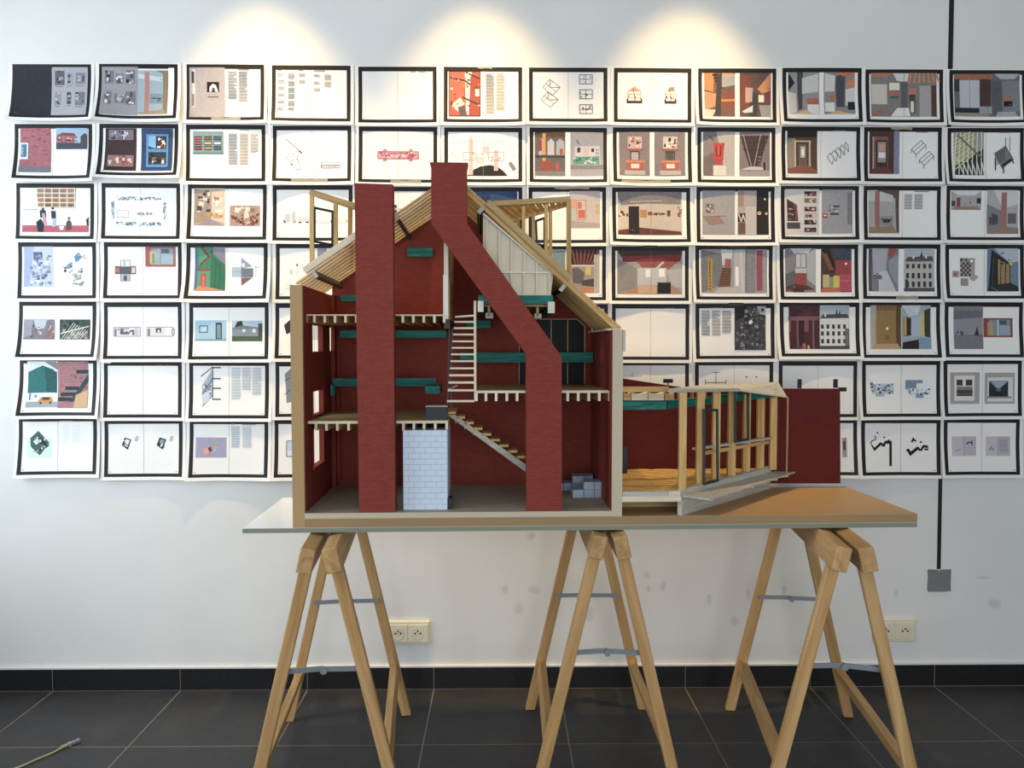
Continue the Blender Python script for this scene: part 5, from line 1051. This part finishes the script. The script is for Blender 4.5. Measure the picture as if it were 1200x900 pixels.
    for (a0, b0, a1, b1, dark) in s.tapes:
        a0, a1 = (a0 - x0) * kx, (a1 - x0) * kx; b0, b1 = (b0 - y0) * ky, (b1 - y0) * ky; tv = []; tf = []
        for j in range(3):
            for i in range(5):
                x = a0 + (a1 - a0) * i / 4; y = b0 + (b1 - b0) * j / 2; p = surf(x, y); tv.append((p[0], min(p[1] - .0032, -.0012) if dark else p[1] - .0026, p[2] + (.0016 * math.sin(i * 2.3 + j) if not dark else .0004 * i)))
        for j in range(2):
            for i in range(4): tf.append((j * 5 + i, j * 5 + i + 1, j * 5 + i + 6, j * 5 + i + 5))
        q = mesh_obj('tape', tv, tf, TAPE_BLACK if dark else TAPE_CLEAR, o); q['label'] = 'black tape strip' if dark else 'clear tape strip'
    return o
for i, s in enumerate(SHEETS): make_sheet(i, s)
# ------------------------------------------------------------------ small things on the wall and floor
def socket(px0, py0, px1, py1, label):
    a = on_wall(px0, py0); b = on_wall(px1, py1); cx = (a.x + b.x) / 2; cz = (a.z + b.z) / 2; w = b.x - a.x; h = a.z - b.z
    M = Matrix.Translation((cx, 0, cz)); root = tag(empty('double_socket', M), label, 'socket', 'double wall sockets')
    o = box('cover_plate', -w / 2, w / 2, -.011, 0, -h / 2, h / 2, SOCKET, root, bev=.004)
    for s in (-1, 1):
        o = box('insert', s * w * .235 - w * .22, s * w * .235 + w * .22, -.0135, -.010, -h * .38, h * .36, SOCKET, root, bev=.0015)
        c = (s * w * .225, -.0135, -.001)
        pr = [(.0215, 0), (.0215, -.0012), (.0195, -.0012), (.0190, .0095), (.0, .0095)]
        well = MB().lathe(pr, c, 24).build('socket_well', SOCKET, root)
        for dx in (-.0095, .0095): MB().lathe([(.0, -.001), (.0032, -.001), (.0032, .001), (0, .001)], (c[0] + dx, -.0146, c[2] + .001), 10).build('pin_hole', BLACK, root)
        MB().lathe([(.0, -.003), (.0026, -.003), (.0026, .003), (0, .003)], (c[0], -.0156, c[2] + .009), 10).build('earth_pin', BLACK, root)
        MB().lathe([(.0, -.0004), (.0192, -.0004), (.0192, .0004), (0, .0004)], (c[0], -.0136, c[2]), 24).build('well_face', SOCKET, root)
    return root
socket(453, 727, 504, 754, 'ivory double wall socket behind the trestle under the chimneys')
socket(1022, 724.5, 1072, 751, 'ivory double wall socket half hidden behind a trestle leg below grey plate')
# black cable run and its blank plate
p0 = on_wall(1114, 0); p1 = on_wall(1113.5, 80); p2 = on_wall(1102, 558); p3 = on_wall(1100, 667)
cv = MB()
pts = [Vector((p0.x, 0, ZC)), Vector((p1.x, 0, p1.z)), Vector((p2.x, 0, p2.z)), Vector((p3.x, 0, p3.z))]
for a, b, w in zip(pts[:-1], pts[1:], (.0085, .0075, .0070)):
    cv.add(([(a.x - w, 0, a.z), (a.x + w, 0, a.z), (b.x + w, 0, b.z), (b.x - w, 0, b.z), (a.x - w, -.0009, a.z), (a.x + w, -.0009, a.z), (b.x + w, -.0009, b.z), (b.x - w, -.0009, b.z)], BF and [(0, 1, 2, 3), (4, 5, 6, 7), (0, 1, 5, 4), (1, 2, 6, 5), (2, 3, 7, 6), (3, 0, 4, 7)]))
tag(cv.build('cable_strip', BLACK), 'black vertical cable strip running down the wall behind the prints', 'cable')
a = on_wall(1087, 667); b = on_wall(1113.5, 693)
g = [(0, 0), (.42, .02), (.44, .08), (.5, .09), (.54, .02), (.98, 0), (1, .05), (.985, .5), (1, .97), (.6, 1), (.3, .99), (.04, 1), (.0, .9), (.02, .4)]
pl = [(a.x + (b.x - a.x) * x, a.z + (b.z - a.z) * y) for x, y in g]
M = Matrix.Translation(((a.x + b.x) / 2, 0, (a.z + b.z) / 2))
r_ = tag(empty('blank_cover_plate', M), 'square grey blank plate with chipped edges at end of black cable strip', 'cover plate')
MB().prism([(x - M.translation.x, z - M.translation.z) for x, z in pl], -.004, 0).build('plate', GREYPLATE, r_)
for sx in (-1, 1): MB().lathe([(0, -.0008), (.002, -.0008), (.002, .0008), (0, .0008)], (sx * .026, -.0045, .006 * sx - .02), 8).build('screw', STEEL, r_)
# antenna lead on the floor
def tube(name, pts, r, mat, parent=None):
    cu = bpy.data.curves.new(name, 'CURVE'); cu.dimensions = '3D'; cu.bevel_depth = r; cu.bevel_resolution = 3; cu.use_fill_caps = True
    sp = cu.splines.new('BEZIER'); sp.bezier_points.add(len(pts) - 1)
    for q, p in zip(sp.bezier_points, pts): q.co = p; q.handle_left_type = q.handle_right_type = 'AUTO'
    o = bpy.data.objects.new(name + '_curve', cu); COL.objects.link(o); dg = bpy.context.evaluated_depsgraph_get()
    me = bpy.data.meshes.new_from_object(o.evaluated_get(dg)); bpy.data.objects.remove(o); me.materials.clear(); me.materials.append(mat)
    q = bpy.data.objects.new(name, me); COL.objects.link(q); q.parent = parent
    for p in me.polygons: p.use_smooth = True
    return q
e = [on_level(x, y, .004) for x, y in ((-40, 915), (0, 905), (22, 899), (45, 889), (62, 882), (71, 877))]
r_ = tag(empty('antenna_cable', Matrix.Translation(e[-1])), 'thin khaki cable with metal plug lying on the dark tiles', 'cable')
tube('cord', [p - e[-1] for p in e], .0028, CABLE_M, r_)
c0 = Vector((0, 0, .002)); c1 = on_level(94, 867, .006) - e[-1]
member('boot', c0, c0.lerp(c1, .35), .008, .008, CABLE_M, r_, bev=.002)
member('plug', c0.lerp(c1, .3), c0.lerp(c1, .8), .011, .011, STEEL, r_, bev=.003)
member('plug_tip', c0.lerp(c1, .78), c1, .013, .013, STEEL, r_, bev=.004)
member('plug_collar', c0.lerp(c1, .42), c0.lerp(c1, .5), .013, .013, CABLE_M, r_, bev=.002)
